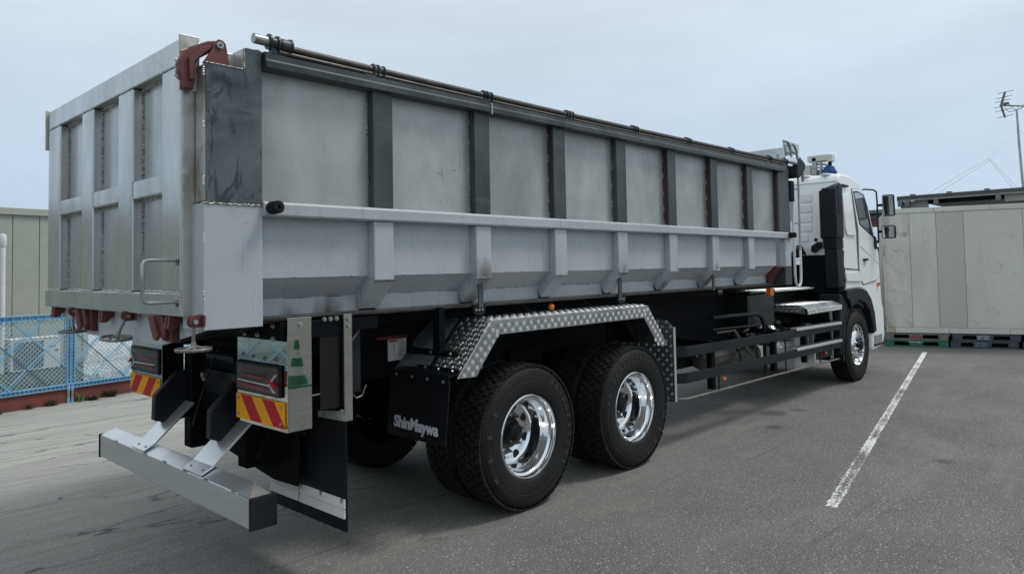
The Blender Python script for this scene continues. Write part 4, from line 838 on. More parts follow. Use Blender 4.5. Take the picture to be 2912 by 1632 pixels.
def front_wheel(x, yo, sgn):
    c = (x, yo, .522)
    def L(p): return [(r, sgn*d) for r, d in p]
    m = MB(); m.lathe(L([(.300, .030), (.302, .022), (.296, .018), (.284, .022), (.278, .05), (.262, .062), (.255, .075), (.235, .060), (.205, .030), (.19, .018), (.165, .006), (.130, .004), (.112, .004)]), c, 'y', 64)
    w_ = m.build('wheel', chrome, TR, 0, True, auto=40); tyre(w_, x, yo, .522, sgn, .2, [('BRIDGESTONE', 40, 130, .430, .050)] if sgn > 0 else None)
    m = MB(); m.lathe(L([(0, -.045), (.055, -.045), (.072, -.035), (.078, -.01), (.085, .0), (.113, .004)]), c, 'y', 28); m.build('hub', hubm, w_, 0, True)
    for i in range(10):
        a = 2*pi*(i+.5)/10; cx, cz = x+.222*sin(a), .522+.222*cos(a); m = MB(); m.lathe([(0, -sgn*.002), (.022, -sgn*.002), (.024, sgn*.012)], (cx, yo+sgn*.044, cz), 'y', 14); m.build('hole_shade_disc', pal_in, w_, 0, True)  # black disc on the front wheel face, hole shade put into its colour
        a = 2*pi*i/10; cx, cz = x+.143*sin(a), .522+.143*cos(a)
        m = MB(); m.lathe([(0, -sgn*.05), (.009, -sgn*.05), (.010, -sgn*.03), (.0165, -sgn*.028), (.0175, 0), (.022, 0)], (cx, yo+sgn*.004, cz), 'y', 8); m.build('wheel_nut', chrome, w_, 0, True)
front_wheel(7.26, YW+.01, 1); front_wheel(7.26, 1.085, -1)

# ---- tail lamp boxes
XT = -1.918
def tailbox(y0, y1, near):
    ob = MB(); zt = 1.372; zb = .885 if near else .872
    ob.box(XT, XT+.006, y0, y1, zb, zt); o = ob.build('lamp_box', mirror, TR, .002)
    s = -1 if near else 1; yo = y0 if near else y1; yi = y1 if near else y0
    m = MB()
    if near: m.box(XT+.001, XT+.146, yo, yo+.006, .889, 1.497); m.build('lamp_box_side', mirror, o, .002)
    m = MB(); m.box(XT+.006, XT+.15, min(y0, y1)+.006, max(y0, y1)-.006, zb, zb+.004); m.box(XT+.006, XT+.15, yi-(.004 if near else 0), yi+(0 if near else .004), zb, zt+(.09 if near else -.11)); m.box(XT+.12, XT+.15, min(y0, y1)+.01, max(y0, y1)-.01, zb, zt); m.build('lamp_box_back', blackp, o)
    # lamp
    la, lb = (-1.148, -.648) if near else (.515, 1.045); za, zb2 = (1.066, 1.240) if near else (1.045, 1.222)
    m = MB(); m.box(XT-.016, XT-.001, la, lb, za, zb2); lamp = m.build('tail_lamp', blackpl, TR, .006, seg=3)
    m = MB(); m.box(XT-.0175, XT-.0165, la+.018, lb-.018, za+.018, zb2-.018); m.build('lamp_tray', lampbk, lamp)
    outer = la if near else lb; inner = lb if near else la; dr = 1 if near else -1   # dr points inwards
    zc = (za+zb2)/2-.020
    m = MB(); m.bar((XT-.021, inner-dr*.04, zc+.0), (XT-.021, outer+dr*.10, zc-.006), .021, .006, (0, 0, 1)); m.bar((XT-.021, outer+dr*.10, zc-.006), (XT-.021, outer+dr*.03, zc+.055), .022, .006, (0, 0, 1)); m.bar((XT-.021, outer+dr*.10, zc-.006), (XT-.021, outer+dr*.045, zc-.04), .017, .006, (0, 0, 1)); m.build('light_guide', whitelens, lamp, .001)
    m = MB(); m.bar((XT-.0195, inner-dr*.05, zc-.018), (XT-.0195, outer+dr*.12, zc-.026), .045, .004, (0, 0, 1)); m.bar((XT-.0195, outer+dr*.075, zc+.02), (XT-.0195, outer+dr*.02, zc-.01), .050, .005, (0, 0, 1)); m.bar((XT-.0195, inner-dr*.10, zc+.035), (XT-.0195, outer+dr*.17, zc+.03), .04, .004, (0, 0, 1)); m.build('red_reflector', redlens, lamp)
    m = MB(); m.box(XT-.030, XT-.0275, la+.012, lb-.012, za+.010, zb2-.010); m.build('lens_cover', lensclear, lamp, .002)
    # chevron board
    ca, cb = (-1.178, -.632) if near else (.508, 1.066); c0_, c1_ = (.905, 1.046) if near else (.880, 1.020); Hh = c1_-c0_
    m = MB(); m.box(XT-.010, XT-.001, ca, cb, c0_, c1_); board = m.build('chevron_board', chev_y, TR, .001)
    w_ = (cb-ca)
    for f in (.105, .565):
        a = cb-w_*f; b = a-w_*.235
        sl = w_*.225
        if near: q = [(a, c1_-.003), (b, c1_-.003), (b-sl, c0_+.003), (a-sl, c0_+.003)]
        else:
            a2 = ca+w_*f; b2 = a2+w_*.235; q = [(a2, c1_-.003), (b2, c1_-.003), (b2+sl, c0_+.003), (a2+sl, c0_+.003)]
        m = MB(); m.prism(q, 'x', XT-.0115, XT-.010); m.build('red_stripe', chev_r, board)
    bolts([(XT-.011, ca+.03, c0_+.025), (XT-.011, cb-.03, c0_+.025), (XT-.011, ca+.03, c1_-.025), (XT-.011, cb-.03, c1_-.025)], '-x', .007, 'board_screw', galvpost, board, .007)
    if near: bolts([(XT, -.70, 1.272), (XT, -.82, 1.268), (XT, -.95, 1.266), (XT, -1.08, 1.27)], '-x', .009, 'bolt', galvpost, o, .012)
    if near: bolts([(XT+.075, yo, 1.458)], '-y', .012, 'bolt', galvpost, o, .014)
    return o
tailbox(-1.2, -.628, True); tailbox(.50, 1.07, False)
bolts([(-1.955, -1.12, 1.455), (-1.955, -1.12, 1.385), (-1.955, -.95, 1.40), (-1.955, -.80, 1.40)], '-x', .011, 'bolt', galvpost, TR, .014)
# second stainless post and dark inner panel
m = MB(); m.box(-1.564, -1.509, -1.2, -1.194, .889, 1.497); m.box(-1.564, -1.560, -1.194, -1.16, .889, 1.497); m.build('guard_post', mirror, TR, .002)
bolts([(-1.536, -1.2, 1.47), (-1.536, -1.2, 1.43)], '-y', .012, 'bolt', galvpost, TR, .014)
m = MB(); m.box(-1.555, -1.548, -1.19, -.93, .96, 1.41); m.build('inner_splash_panel', blacks, TR)
m = MB(); m.hexa([(-1.57, -.93, .922), (-1.57, -1.19, .950), (-1.57, -1.19, .892), (-1.57, -.93, .885)], [(-1.564, -.93, .922), (-1.564, -1.19, .950), (-1.564, -1.19, .892), (-1.564, -.93, .885)]); m.build('flap_strap', alu, TR, .002)
bolts([(-1.57, -1.14, .912), (-1.57, -1.0, .905)], '-x', .009, 'bolt', galvpost, TR)
m = MB(); m.tube([(-1.77, -1.17, 1.06), (-1.62, -1.15, 1.06), (-1.57, -1.14, 1.075), (-1.57, -1.14, 1.10)], .005, 8); m.build('stay_rod', castiron, TR, 0, True)
bolts([(-1.64, -1.18, 1.475), (-1.60, -1.18, 1.475), (-1.68, -1.18, 1.475)], '-y', .010, 'bolt', galvpost, TR)
# rear rubber flaps with white edging
for y0, y1 in ((-1.2, -.705), (-.698, -.35)):
    m = MB(); m.box(-1.560, -1.548, y0, y1, .268, .885); fl = m.build('rear_mud_flap', blacks, TR, .002); fl['label'] = 'flat black rear mud flap with white edging strips'
    for z in (.400, .344):
        m = MB(); m.hexa([(-1.572, y0+.004, z+.0), (-1.572, y1-.004, z+.0), (-1.566, y1-.004, z+.052), (-1.566, y0+.004, z+.052)], [(-1.560, y0+.004, z), (-1.560, y1-.004, z), (-1.560, y1-.004, z+.052), (-1.560, y0+.004, z+.052)]); m.build('edging_strip', white_s, fl, .002)
    for y in (y0+.03, (y0+y1)/2, y1-.03): m = MB(); m.prism([(y-.012, .452), (y+.012, .452), (y, .425)], 'x', -1.575, -1.561); m.build('strip_clip', galvpost, fl, .001)
# bumper
XB = -2.131
m = MB(); m.prism([(XB+.002, .5915), (XB+.006, .595), (XB+.092, .632), (XB+.100, .628), (XB+.122, .5915)], 'y', -1.06, 1.04)
bp_ = MB(); bp_.prism([(XB, .440), (XB, .590), (XB+.125, .590), (XB+.125, .440)], 'y', -1.196, 1.066); bo = bp_.build('rear_bumper', alu, TR, .004)
m.build('bumper_top_cover', alu_b, bo, .003)
for y0, y1 in ((-1.06, -1.19), (1.04, 1.06)):
    m = MB(); m.add([(XB+.004, y0, .594), (XB+.092, y0, .632), (XB+.12, y0, .594), (XB+.004, y1, .594), (XB+.12, y1, .594)], [(0, 3, 1), (3, 4, 1), (4, 2, 1), (0, 2, 4, 3), (0, 1, 2)]); m.build('bumper_end_slope', alu_b, bo)
for i in range(7): m = MB(); z = .458+i*.0195; m.box(XB-.0009, XB-.0001, -1.19, 1.06, z, z+.0016); m.build('bumper_groove_rib', alu, bo)
m = MB(); m.box(XB-.008, XB+.145, -1.212, -1.197, .432, .60); m.build('bumper_cap', blackpl, bo, .006)
m = MB(); m.box(XB-.008, XB+.145, 1.067, 1.080, .432, .60); m.build('bumper_cap', blackpl, bo, .006)
for y in (.75, .22, -.10, -.40, -.68, -1.02): m = MB(); m.box(XB-.003, XB+.008, y-.02, y+.02, .592, .599); m.build('clip', galvpost, bo)
for ya, yb in ((.46, .24), (-.36, -.616)):
    m = MB(); n_ = Vector((-.6, 0, .8)); a = Vector((XB+.004, 0, .601)); b = Vector((XB+.075, 0, .634)); c_ = Vector((-1.80, 0, .86))
    def q4(y): return [(a.x, y, a.z), (b.x, y, b.z), (c_.x, y, c_.z), (c_.x-.01, y, c_.z+.014), (b.x-.006, y, b.z+.010), (a.x-.002, y, a.z+.007)]
    m.prism([(p[0], p[2]) for p in q4(0)], 'y', ya, yb); m.build('bumper_arm', alu_b, bo, .0015)
    bolts([(XB+.03, ya-.06, .618), (XB+.03, yb+.04, .618)], 'z', .006, 'arm_bolt', castiron, bo, .010)
for yc, p_ in ((.40, 1), (-.45, 1)):
    m = MB(); m.prism([(-2.015, .765), (-2.008, .93), (-1.86, 1.075), (-1.55, 1.08), (-1.55, .80), (-1.90, .735), (-1.96, .745)], 'y', yc-.028, yc+.035); m.build('bumper_bracket', blackpl, TR, .008)
m = MB(); m.box(-1.80, -1.2, .30, .42, .55, 1.2); m.box(-1.80, -1.2, -.50, -.38, .55, 1.2); m.box(-1.72, -1.66, -.55, .48, .62, 1.3); m.build('tow_frame', blackp, TR, .01)
m = MB(); m.cyl((-1.74, .1, 1.2), (-1.74, -.3, 1.2), .05, 12); m.build('rear_roller', blacks, TR, .004); m = MB(); m.box(-1.76, -1.66, -.30, .18, .95, 1.1); m.build('tow_hook_plate', blacks, TR, .004); m = MB(); m.prism([(-1.78, .62), (-1.7, .58), (-1.5, .55), (-1.3, .75), (-1.7, .8)], 'y', -.60, -.55); m.build('lower_guard_plate', blackp, TR, .008)
m = MB(); m.prism([(.40, 1.25), (.40, .64), (.50, .60), (.42, .55), (.1, .53), (-.2, .49), (-.5, .45), (-.78, .46), (-.8, .6), (-.8, 1.3)], 'x', -1.625, -1.61); m.build('rear_light_blocker', blackp, TR, .004)  # added black sheet, blocks the light from behind under the tail
m = MB(); m.box(-1.70, -1.57, -1.165, -1.155, .97, 1.45); m.build('glossy_splash_panel', M('gloss_black_panel', (.006, .007, .008), .08), TR)
m = MB(); m.cyl((-1.85, .02, 1.08), (-1.80, .02, 1.08), .02, 14); m.box(-1.84, -1.80, .0, .04, 1.04, 1.07); m.build('license_lamp', castiron, TR, .004)
m = MB(); m.tube([(-1.75, -.1, 1.35), (-1.80, -.02, 1.15), (-1.86, .0, .95), (-1.88, .05, .80), (-1.85, .15, .74), (-1.80, .25, .80)], .005, 6); m.build('cable', blackpl, TR, 0, True); m = MB(); m.tube([(-1.72, -.4, 1.38), (-1.75, -.3, 1.2), (-1.72, -.2, 1.1)], .006, 6); m.build('cable', blackpl, TR, 0, True); m = MB(); m.tube([(-1.7, -1.0, .82), (-1.66, -.9, .80), (-1.62, -.8, .88)], .006, 6); m.build('cable', blackpl, TR, 0, True)

# ---- rear fender of tread plate
FY = -1.23; ys = FY+.035
tk = MB(); R_ = MB()
ta, tb = (-.372, 1.397), (1.555, 1.397); da = (-.69, 1.040); db = (1.86, 1.02)
def fplate(mb, q, th=.003):
    q = [Vector(p) for p in q]; n = (q[1]-q[0]).cross(q[2]-q[0]).normalized()*th
    if n.z < 0: n = -n
    mb.hexa(q, [p-n for p in q])
fe_ = MB()
# top, front and rear slopes, chamfer strips, skirts
YI = -.90
fplate(fe_, [(ta[0], YI, 1.397), (ta[0], ys, 1.397), (tb[0], ys, 1.397), (tb[0], YI, 1.397)])
fplate(fe_, [(ta[0], YI, 1.397), (ta[0], ys, 1.397), (da[0], ys, da[1]), (da[0], YI, da[1])])
fplate(fe_, [(tb[0], YI, 1.397), (tb[0], ys, 1.397), (db[0], ys, db[1]), (db[0], YI, db[1])])
fen = fe_.build('rear_fender', chk, TR)
ch = MB(); o1, o2, o3, o4 = (-.404, 1.385), (1.580, 1.385), (-.722, 1.028), (1.888, 1.012)
fplate(ch, [(ta[0], ys, 1.397), (tb[0], ys, 1.397), (o2[0], FY, o2[1]), (o1[0], FY, o1[1])]); fplate(ch, [(ta[0], ys, 1.397), (da[0], ys, da[1]), (o3[0], FY, o3[1]), (o1[0], FY, o1[1])]); fplate(ch, [(tb[0], ys, 1.397), (db[0], ys, db[1]), (o4[0], FY, o4[1]), (o2[0], FY, o2[1])]); ch.build('fender_chamfer', M('sky_bright_chamfer', (.80, .81, .81), .32, .6), fen)  # paler than the plate: reflected sky brightness is put into this colour
sk = MB(); i1, i2, i3, i4 = (-.327, 1.285), (1.51, 1.285), (-.553, 1.020), (1.735, 1.02)
sk.prism([o1, o2, i2, i1], 'y', FY, FY+.003); sk.prism([o1, i1, i3, o3], 'y', FY, FY+.003); sk.prism([o2, o4, i4, i2], 'y', FY, FY+.003); sk.build('fender_skirt', chk, fen)
rg = MB(); rn = (0, -1, 0)
tread_bars(rg, (0, FY, 0), (1, 0, 0), (0, 0, 1), ([o1, o2, i2, i1],), .055, rn, .022, .0036, .0022, 4)
tread_bars(rg, (0, FY, 0), (1, 0, 0), (0, 0, 1), ([o1, i1, i3, o3],), .055, rn, .022, .0036, .0022, 4)
tread_bars(rg, (0, FY, 0), (1, 0, 0), (0, 0, 1), ([o2, o4, i4, i2],), .055, rn, .022, .0036, .0022, 4)
tread_bars(rg, (0, 0, 1.397), (1, 0, 0), (0, 1, 0), ([(ta[0], ys), (tb[0], ys), (tb[0], YI), (ta[0], YI)],), .055, (0, 0, 1), .022, .0036, .0022, 4)
def slope_bars(p0, p1, ya, yb):
    d = Vector((p1[0]-p0[0], 0, p1[1]-p0[1])); Ld = d.length; d.normalize(); n = Vector((0, 1, 0)).cross(d)
    if n.z < 0: n = -n
    tread_bars(rg, (p0[0], 0, p0[1]), d, (0, 1, 0), ([(0, ya), (Ld, ya), (Ld, yb), (0, yb)],), .055, n, .022, .0036, .0022, 4)
slope_bars(ta, da, ys, YI); slope_bars(tb, db, ys, YI)
cd_ = Vector((o3[0]-o1[0], 0, o3[1]-o1[1])); L_ = cd_.length; cd_.normalize(); cv = Vector((ta[0]-o1[0], ys-FY, 1.397-o1[1])); cv = (cv-cd_*cv.dot(cd_)); cw_ = cv.length; cv.normalize(); cn2 = cd_.cross(cv)
if cn2.z < 0: cn2 = -cn2
tread_bars(rg, (o1[0], FY, o1[1]), cd_, cv, ([(0, 0), (L_, 0), (L_, cw_), (0, cw_)],), .055, cn2, .020, .0036, .0022, 4)
cv = Vector((0, ys-FY, 1.397-o1[1])).normalized(); tread_bars(rg, (o1[0], FY, o1[1]), (1, 0, 0), cv, ([(0, 0), (o2[0]-o1[0], 0), (o2[0]-o1[0], .037), (0, .037)],), .055, Vector((1, 0, 0)).cross(cv), .020, .0036, .0022, 4)
stuff(rg.build('tread_ridges', chk_r, fen, fixn=False))
# inner plain slope plate, posts, bracket
m = MB(); fplate(m, [(-.40, -.60, 1.39), (-.40, YI, 1.39), (-.72, YI, 1.045), (-.80, -.66, 1.05)]); m.build('fender_inner_plate', M('plain_grey_plate', (.22, .235, .25), .4, .3), fen)
m = MB(); m.box(-.78, -.73, -1.125, -1.055, 1.19, 1.49); m.box(-.74, -.70, -1.22, -.72, 1.165, 1.205); m.box(-.79, -.78, -.85, -.84, 1.18, 1.47); m.build('fender_post', blackp, fen, .003)
bolts([(-.741, -1.19, 1.187), (-.741, -.99, 1.187)], '-x', .010, 'bolt', castiron, fen)
# mud flap with maker lettering
XF = -.80
m = MB(); m.prism([(-.80, 1.02), (-.845, .615), (-.837, .612), (-.79, 1.02)], 'y', -1.24, -.63); mf = m.build('fender_mud_flap', flapm, TR, .003)
m = MB(); m.hexa([(-.705, -.70, 1.082), (-.705, -1.235, 1.058), (-.80, -1.235, 1.050), (-.80, -.67, 1.068)], [(-.705, -.70, 1.078), (-.705, -1.235, 1.054), (-.80, -1.235, 1.046), (-.80, -.67, 1.064)]); m.box(-.808, -.802, -1.235, -.64, .985, 1.055); m.box(-.715, -.705, -1.225, -.70, 1.06, 1.09); m.build('flap_bracket', blacks, mf, .003)
bolts([(-.808, -.70, 1.025), (-.808, -.87, 1.022), (-.808, -1.03, 1.019), (-.808, -1.19, 1.016)], '-x', .009, 'bolt', galvpost, mf)
bolts([(-.716, -.76, 1.078), (-.716, -.90, 1.076), (-.716, -1.04, 1.074), (-.716, -1.18, 1.072)], '-x', .009, 'bolt', galvpost, mf)
m = MB(); put_text(m, 'ShinMaywa', (-.8385, -.935, .705), (0, -1, -.02), (.11, 0, 1), .105, .0016, .034, .98); m.build('maker_lettering', decal, mf, fixn=False)
# front flap plate in dark tread plate
XP = 2.045; fpoly = [(-.30, .99), (-.48, 1.0), (-1.0, 1.0), (-.93, 1.225), (-1.07, 1.23), (-1.135, 1.22), (-1.205, 1.158), (-1.198, .467), (-1.05, .467), (-.30, .6)]
fpoly = [(-.30, .99), (-.86, .995), (-.95, 1.20), (-1.0, 1.24), (-1.134, 1.222), (-1.205, 1.158), (-1.198, .467), (-.30, .467)]
m = MB(); m.prism(fpoly, 'x', XP, XP+.005); fp_ = m.build('front_splash_plate', chk_d, TR)
m = MB(); tread_bars(m, (XP, 0, 0), (0, -1, 0), (0, 0, 1), ([(-y, z) for y, z in fpoly],), .062, (-1, 0, 0), .025, .0042, .0025, 4); stuff(m.build('tread_ridges', chk_dr, fp_, fixn=False))
m = MB(); m.box(XP-.004, XP+.03, -1.209, -1.203, .467, 1.16); m.build('plate_edge', alu, fp_)
# amber marker lamps
def marker(x, y, z, r=.024):
    m = MB(); m.lathe([(0, -.022), (r*.7, -.018), (r, -.006), (r, .004)], (x, y, z), 'y', 20); o = m.build('side_marker', orangem, TR, 0, True); return o
marker(.444, -1.06, 1.432, .028); m = MB(); m.tube([(.15, -1.02, 1.47), (.2, -1.05, 1.41), (.44, -1.055, 1.404), (.444, -1.055, 1.42)], .005, 6); m.build('marker_cable', blackpl, TR, 0, True); m = MB(); m.tube([(.9, -1.02, 1.47), (.98, -1.05, 1.405), (1.5, -1.055, 1.405)], .005, 6); m.build('marker_cable', blackpl, TR, 0, True)
marker(3.022, -1.208, .56, .021); marker(6.05, -1.16, .525, .024)
m = MB(); m.box(5.75, 6.35, -1.15, -1.14, .46, .60); m.build('marker_plate', blackpl, TR, .005)
# ---- side guards
for (za, zb, zc, zd, nm) in ((.857, .955, .800, .884, 1), (.605, .702, .555, .642, 2)):
    m = MB(); m.hexa([(2.293, -1.20, za), (6.55, -1.20, zc), (6.55, -1.20, zd), (2.293, -1.20, zb)], [(2.293, -1.165, za), (6.55, -1.165, zc), (6.55, -1.165, zd), (2.293, -1.165, zb)])
    m.hexa([(2.07, -1.08, za+.004), (2.293, -1.20, za), (2.293, -1.20, zb), (2.07, -1.08, zb+.004)], [(2.07, -1.045, za+.004), (2.293, -1.165, za), (2.293, -1.165, zb), (2.07, -1.045, zb+.004)]); sg = m.build('side_guard_rail', blackpl, TR, .004)
    xs = [4.12+i*.06 for i in range(4)]; first = None
    zc_ = za+(zc-za)*(4.2-2.29)/4.26
    bolts([(x, -1.2, zc_+dz) for dz in (.02, .072) for x in xs], '-y', .006, 'rivet', blacks, sg, .005)
    # perforated step on top
    x0, x1 = 4.97, 6.57; z0 = (zb+(zd-zb)*(x0-2.29)/4.26); z1 = zd
    m = MB(); m.hexa([(x0, -1.212, z0-.010), (x1, -1.212, z1-.010), (x1, -1.212, z1+.024), (x0, -1.212, z0+.024)], [(x0, -1.209, z0-.010), (x1, -1.209, z1-.010), (x1, -1.209, z1+.024), (x0, -1.209, z0+.024)]); m.hexa([(x0, -1.209, z0+.020), (x1, -1.209, z1+.020), (x1, -1.209, z1+.024), (x0, -1.209, z0+.024)], [(x0, -1.13, z0+.020), (x1, -1.13, z1+.020), (x1, -1.13, z1+.024), (x0, -1.13, z0+.024)]); st_ = m.build('step_tread', M('step_aluminium', (.72, .73, .73), .35, .15), sg)
    m = MB()
    for i in range(28):
        f = (i+.5)/28; x = x0+(x1-x0)*f; z = z0+(z1-z0)*f+.024; m.lathe([(.020, 0), (.013, .009), (.008, .009)], (x, -1.190, z), 'z', 8); m.box(x-.012, x+.010, -1.2135, -1.2125, z-.032, z-.014)
        m.lathe([(.020, 0), (.013, .009), (.008, .009)], (x+.025, -1.150, z), 'z', 8)
    stuff(m.build('step_grip', gril, sg))
m = MB(); m.tube([(2.08, -1.05, .478), (2.2, -1.10, .458), (2.38, -1.145, .440), (3.1, -1.15, .434), (4.2, -1.15, .424), (5.9, -1.15, .398), (6.60, -1.15, .388)], .0125, 10); m.build('guard_tube', castiron, TR, 0, True)
for x, z1 in ((3.022, .60), (4.16, .60), (4.75, .90), (5.88, .60)): m = MB(); m.cyl((x, -1.15, .43-.01*(x-3)), (x, -1.15, z1), .009, 8); m.build('guard_hanger', blackpl, TR)
for x in (6.44, 6.50): m = MB(); m.cyl((x, -1.10, .40), (x, -1.10, 1.10), .010, 8); m.build('guard_hanger', galvpost, TR)
for x in (2.9, 4.45, 5.4, 6.3): m = MB(); m.box(x, x+.07, -1.14, -1.08, .46, .95); m.box(x, x+.07, -1.1, -.5, .90, .96); m.build('guard_bracket', blackp, TR)
# bent pipe and brace behind the rails
m = MB(); m.tube([(3.3, -.95, 1.16), (4.0, -1.0, 1.155), (4.25, -1.02, 1.15), (4.38, -1.02, 1.11), (4.45, -1.02, 1.02), (4.46, -1.02, .45)], .022, 10); m.tube([(3.3, -.95, 1.03), (4.35, -1.0, 1.01)], .012, 8); m.build('bent_pipe', blackpl, TR, 0, True)
m = MB(); m.bar((3.72, -1.0, .995), (4.38, -1.0, .50), .035, .012, (0, 1, 0)); m.bar((3.3, -1.0, 1.0), (3.73, -1.0, .995), .02, .012, (0, 1, 0)); m.build('diagonal_strut', M('worn_dark_steel', (.09, .085, .08), .35, .5), TR, .002)
# tanks
def tank(x0, x1, y, z, r, mt, nm):
    m = MB(); m.lathe([(0, -.055), (r*.4, -.048), (r*.75, -.028), (r*.95, -.004), (r, .02), (r, x1-x0-.02), (r*.9, x1-x0), (0, x1-x0+.04)], (x0, y, z), 'x', 32); return m.build(nm, mt, TR, 0, True)
tk1 = tank(3.27, 3.9, -.80, .72, .135, M('dark_steel_tank', (.11, .108, .10), .28, .5), 'air_tank')
m = MB(); m.blob((3.215, -.80, .74), .014); m.build('drain_plug', galvpost, tk1)
t2 = tank(3.95, 4.75, -.72, .62, .13, M('grey_air_tank', (.085, .085, .08), .35, .4), 'air_tank')
for x in (4.15, 4.6): m = MB(); m.lathe([(.134, 0), (.134, .03)], (x, -.72, .62), 'x', 32); m.build('tank_strap', blackp, t2, 0, True)
tank(5.14, 5.5, -.86, .655, .092, M('canister_metal', (.62, .62, .58), .25, .4), 'filter_canister')
m = MB(); m.box(5.60, 6.26, -.95, -.5, .32, .90); sb = m.build('silencer_box', M('silencer_aluminium', (.62, .63, .62), .42, .1, (.50, .51, .50), 5), TR, .05, seg=4)
for i in range(9):
    for j in range(3): m = MB(); z = .76-i*.019; x = 5.72+j*.155; m.box(x, x+.13, -.956, -.950, z, z+.009); m.build('louvre', blackp, sb)
m = MB(); m.box(5.86, 5.95, -.957, -.951, .815, .835); m.build('warning_sticker', chev_y, sb)
m = MB(); m.tube([(4.6, -.75, .86), (4.9, -.8, .88), (5.3, -.82, .87), (5.6, -.82, .88)], .03, 10); m.tube([(4.7, -.85, .84), (4.8, -.88, .90), (4.95, -.86, .88)], .016, 8); m.build('silver_pipe', galvpost, TR, 0, True)
random.seed(11); m = MB(); m2 = MB()
for i in range(46):
    c = (random.uniform(4.1, 5.5), random.uniform(-.95, -.7), random.uniform(.75, 1.0)); r = random.uniform(.012, .035)
    (m if i % 3 else m2).cyl(c, (c[0]+random.uniform(-.06, .06), c[1]+random.uniform(-.05, .05), c[2]+random.uniform(-.05, .05)), r, 8)
for i in range(10):
    c = Vector((random.uniform(4.0, 5.4), -.9, random.uniform(.8, 1.0))); m.tube([c, c+Vector((.1, -.02, -.08)), c+Vector((.25, 0, -.12)), c+Vector((.4, .02, -.02))], .008, 6)
stuff(m.build('valve_block', blackpl, TR, 0, True)); stuff(m2.build('valve_fittings', galvpost, TR, 0, True))
# tool box, deck and platform
m = MB(); m.box(4.19, 4.93, -.95, -.5, .98, 1.365); tb_ = m.build('battery_box', greenbx, TR, .006)
m = MB(); m.box(4.23, 4.89, -.955, -.950, 1.05, 1.33); m.build('box_door', greenbx, tb_, .004)
m = MB(); m.box(4.45, 4.55, -1.12, -1.06, 1.355, 1.44); al = m.build('amber_lamp', orangem, TR, .006); m = MB(); m.box(4.55, 4.60, -1.11, -1.07, 1.36, 1.435); m.build('lamp_housing', blackp, al)
m = MB(); m.box(4.3, 6.35, -.93, -.45, 1.392, 1.402); dk = m.build('upper_deck', chk, TR); m = MB(); tread_bars(m, (0, 0, 1.402), (1, 0, 0), (0, 1, 0), ([(4.3, -.93), (6.35, -.93), (6.35, -.45), (4.3, -.45)],), .05, (0, 0, 1), .017, .0035, .0015, 3); tread_bars(m, (0, -.93, 0), (1, 0, 0), (0, 0, 1), ([(4.3, 1.37), (6.35, 1.37), (6.35, 1.40), (4.3, 1.40)],), .04, (0, -1, 0), .012, .003, .002, 3); stuff(m.build('tread_ridges', chk_r, dk, fixn=False))
pf = MB(); pf.hexa([(5.25, -1.15, 1.20), (6.45, -1.15, 1.20), (6.45, -.45, 1.20), (5.25, -.45, 1.20)], [(5.25, -1.15, 1.196), (6.45, -1.15, 1.196), (6.45, -.45, 1.196), (5.25, -.45, 1.196)])
pf.hexa([(5.25, -1.15, 1.20), (6.50, -1.15, 1.20), (6.60, -1.21, 1.142), (5.34, -1.21, 1.142)], [(5.25, -1.15, 1.196), (6.50, -1.15, 1.196), (6.60, -1.207, 1.142), (5.34, -1.207, 1.142)]); pf.hexa([(5.34, -1.21, 1.142), (6.60, -1.21, 1.142), (6.61, -1.21, 1.078), (5.34, -1.21, 1.078)], [(5.34, -1.207, 1.142), (6.60, -1.207, 1.142), (6.61, -1.207, 1.078), (5.34, -1.207, 1.078)])
pf.prism([(-.45, 1.20), (-1.15, 1.20), (-1.21, 1.142), (-1.21, 1.09), (-.45, 1.14)], 'x', 5.25, 5.254); pfo = pf.build('side_platform', chk, TR)
m = MB(); tread_bars(m, (0, 0, 1.20), (1, 0, 0), (0, 1, 0), ([(5.25, -1.15), (6.45, -1.15), (6.45, -.45), (5.25, -.45)],), .05, (0, 0, 1), .017, .004, .0015, 3); tread_bars(m, (0, -1.21, 0), (1, 0, 0), (0, 0, 1), ([(5.34, 1.078), (6.6, 1.078), (6.6, 1.142), (5.34, 1.142)],), .045, (0, -1, 0), .018, .003, .002, 3)
tread_bars(m, (5.25, 0, 0), (0, -1, 0), (0, 0, 1), ([(.45, 1.145), (1.2, 1.11), (1.15, 1.195), (.45, 1.195)],), .05, (-1, 0, 0), .018, .0035, .002, 4); stuff(m.build('tread_ridges', chk_r, pfo, fixn=False))
# warning sticker and dark orange wheel chock holder on the frame
XW = -.5
m = MB(); m.box(-.735, -.57, -.512, -.50, 1.09, 1.245); wl = m.build('warning_label', labelw, TR, .001)
m = MB(); m.box(-.730, -.655, -.5135, -.5125, 1.222, 1.240); m.build('label_header', labelo, wl)
m = MB()
for i in range(9): m.box(-.648, -.578-random.uniform(0, .02), -.5135, -.5125, 1.228-i*.014, 1.232-i*.014)
for i in range(14): c = (random.uniform(-.722, -.66), random.uniform(1.12, 1.205)); m.box(c[0], c[0]+random.uniform(.004, .014), -.5135, -.5125, c[1], c[1]+random.uniform(.002, .01))
m.build('label_print', labelt, wl)
m = MB(); m.prism([(-.87, 1.252), (-.87, 1.337), (-.585, 1.318), (-.578, 1.27), (-.60, 1.255)], 'y', -.56, -.52); m.tube([(-.75, -.54, 1.33), (-.745, -.54, 1.365), (-.60, -.54, 1.352), (-.60, -.54, 1.32)], .006, 8); m.build('wheel_chock_holder', chockm, TR, .005)
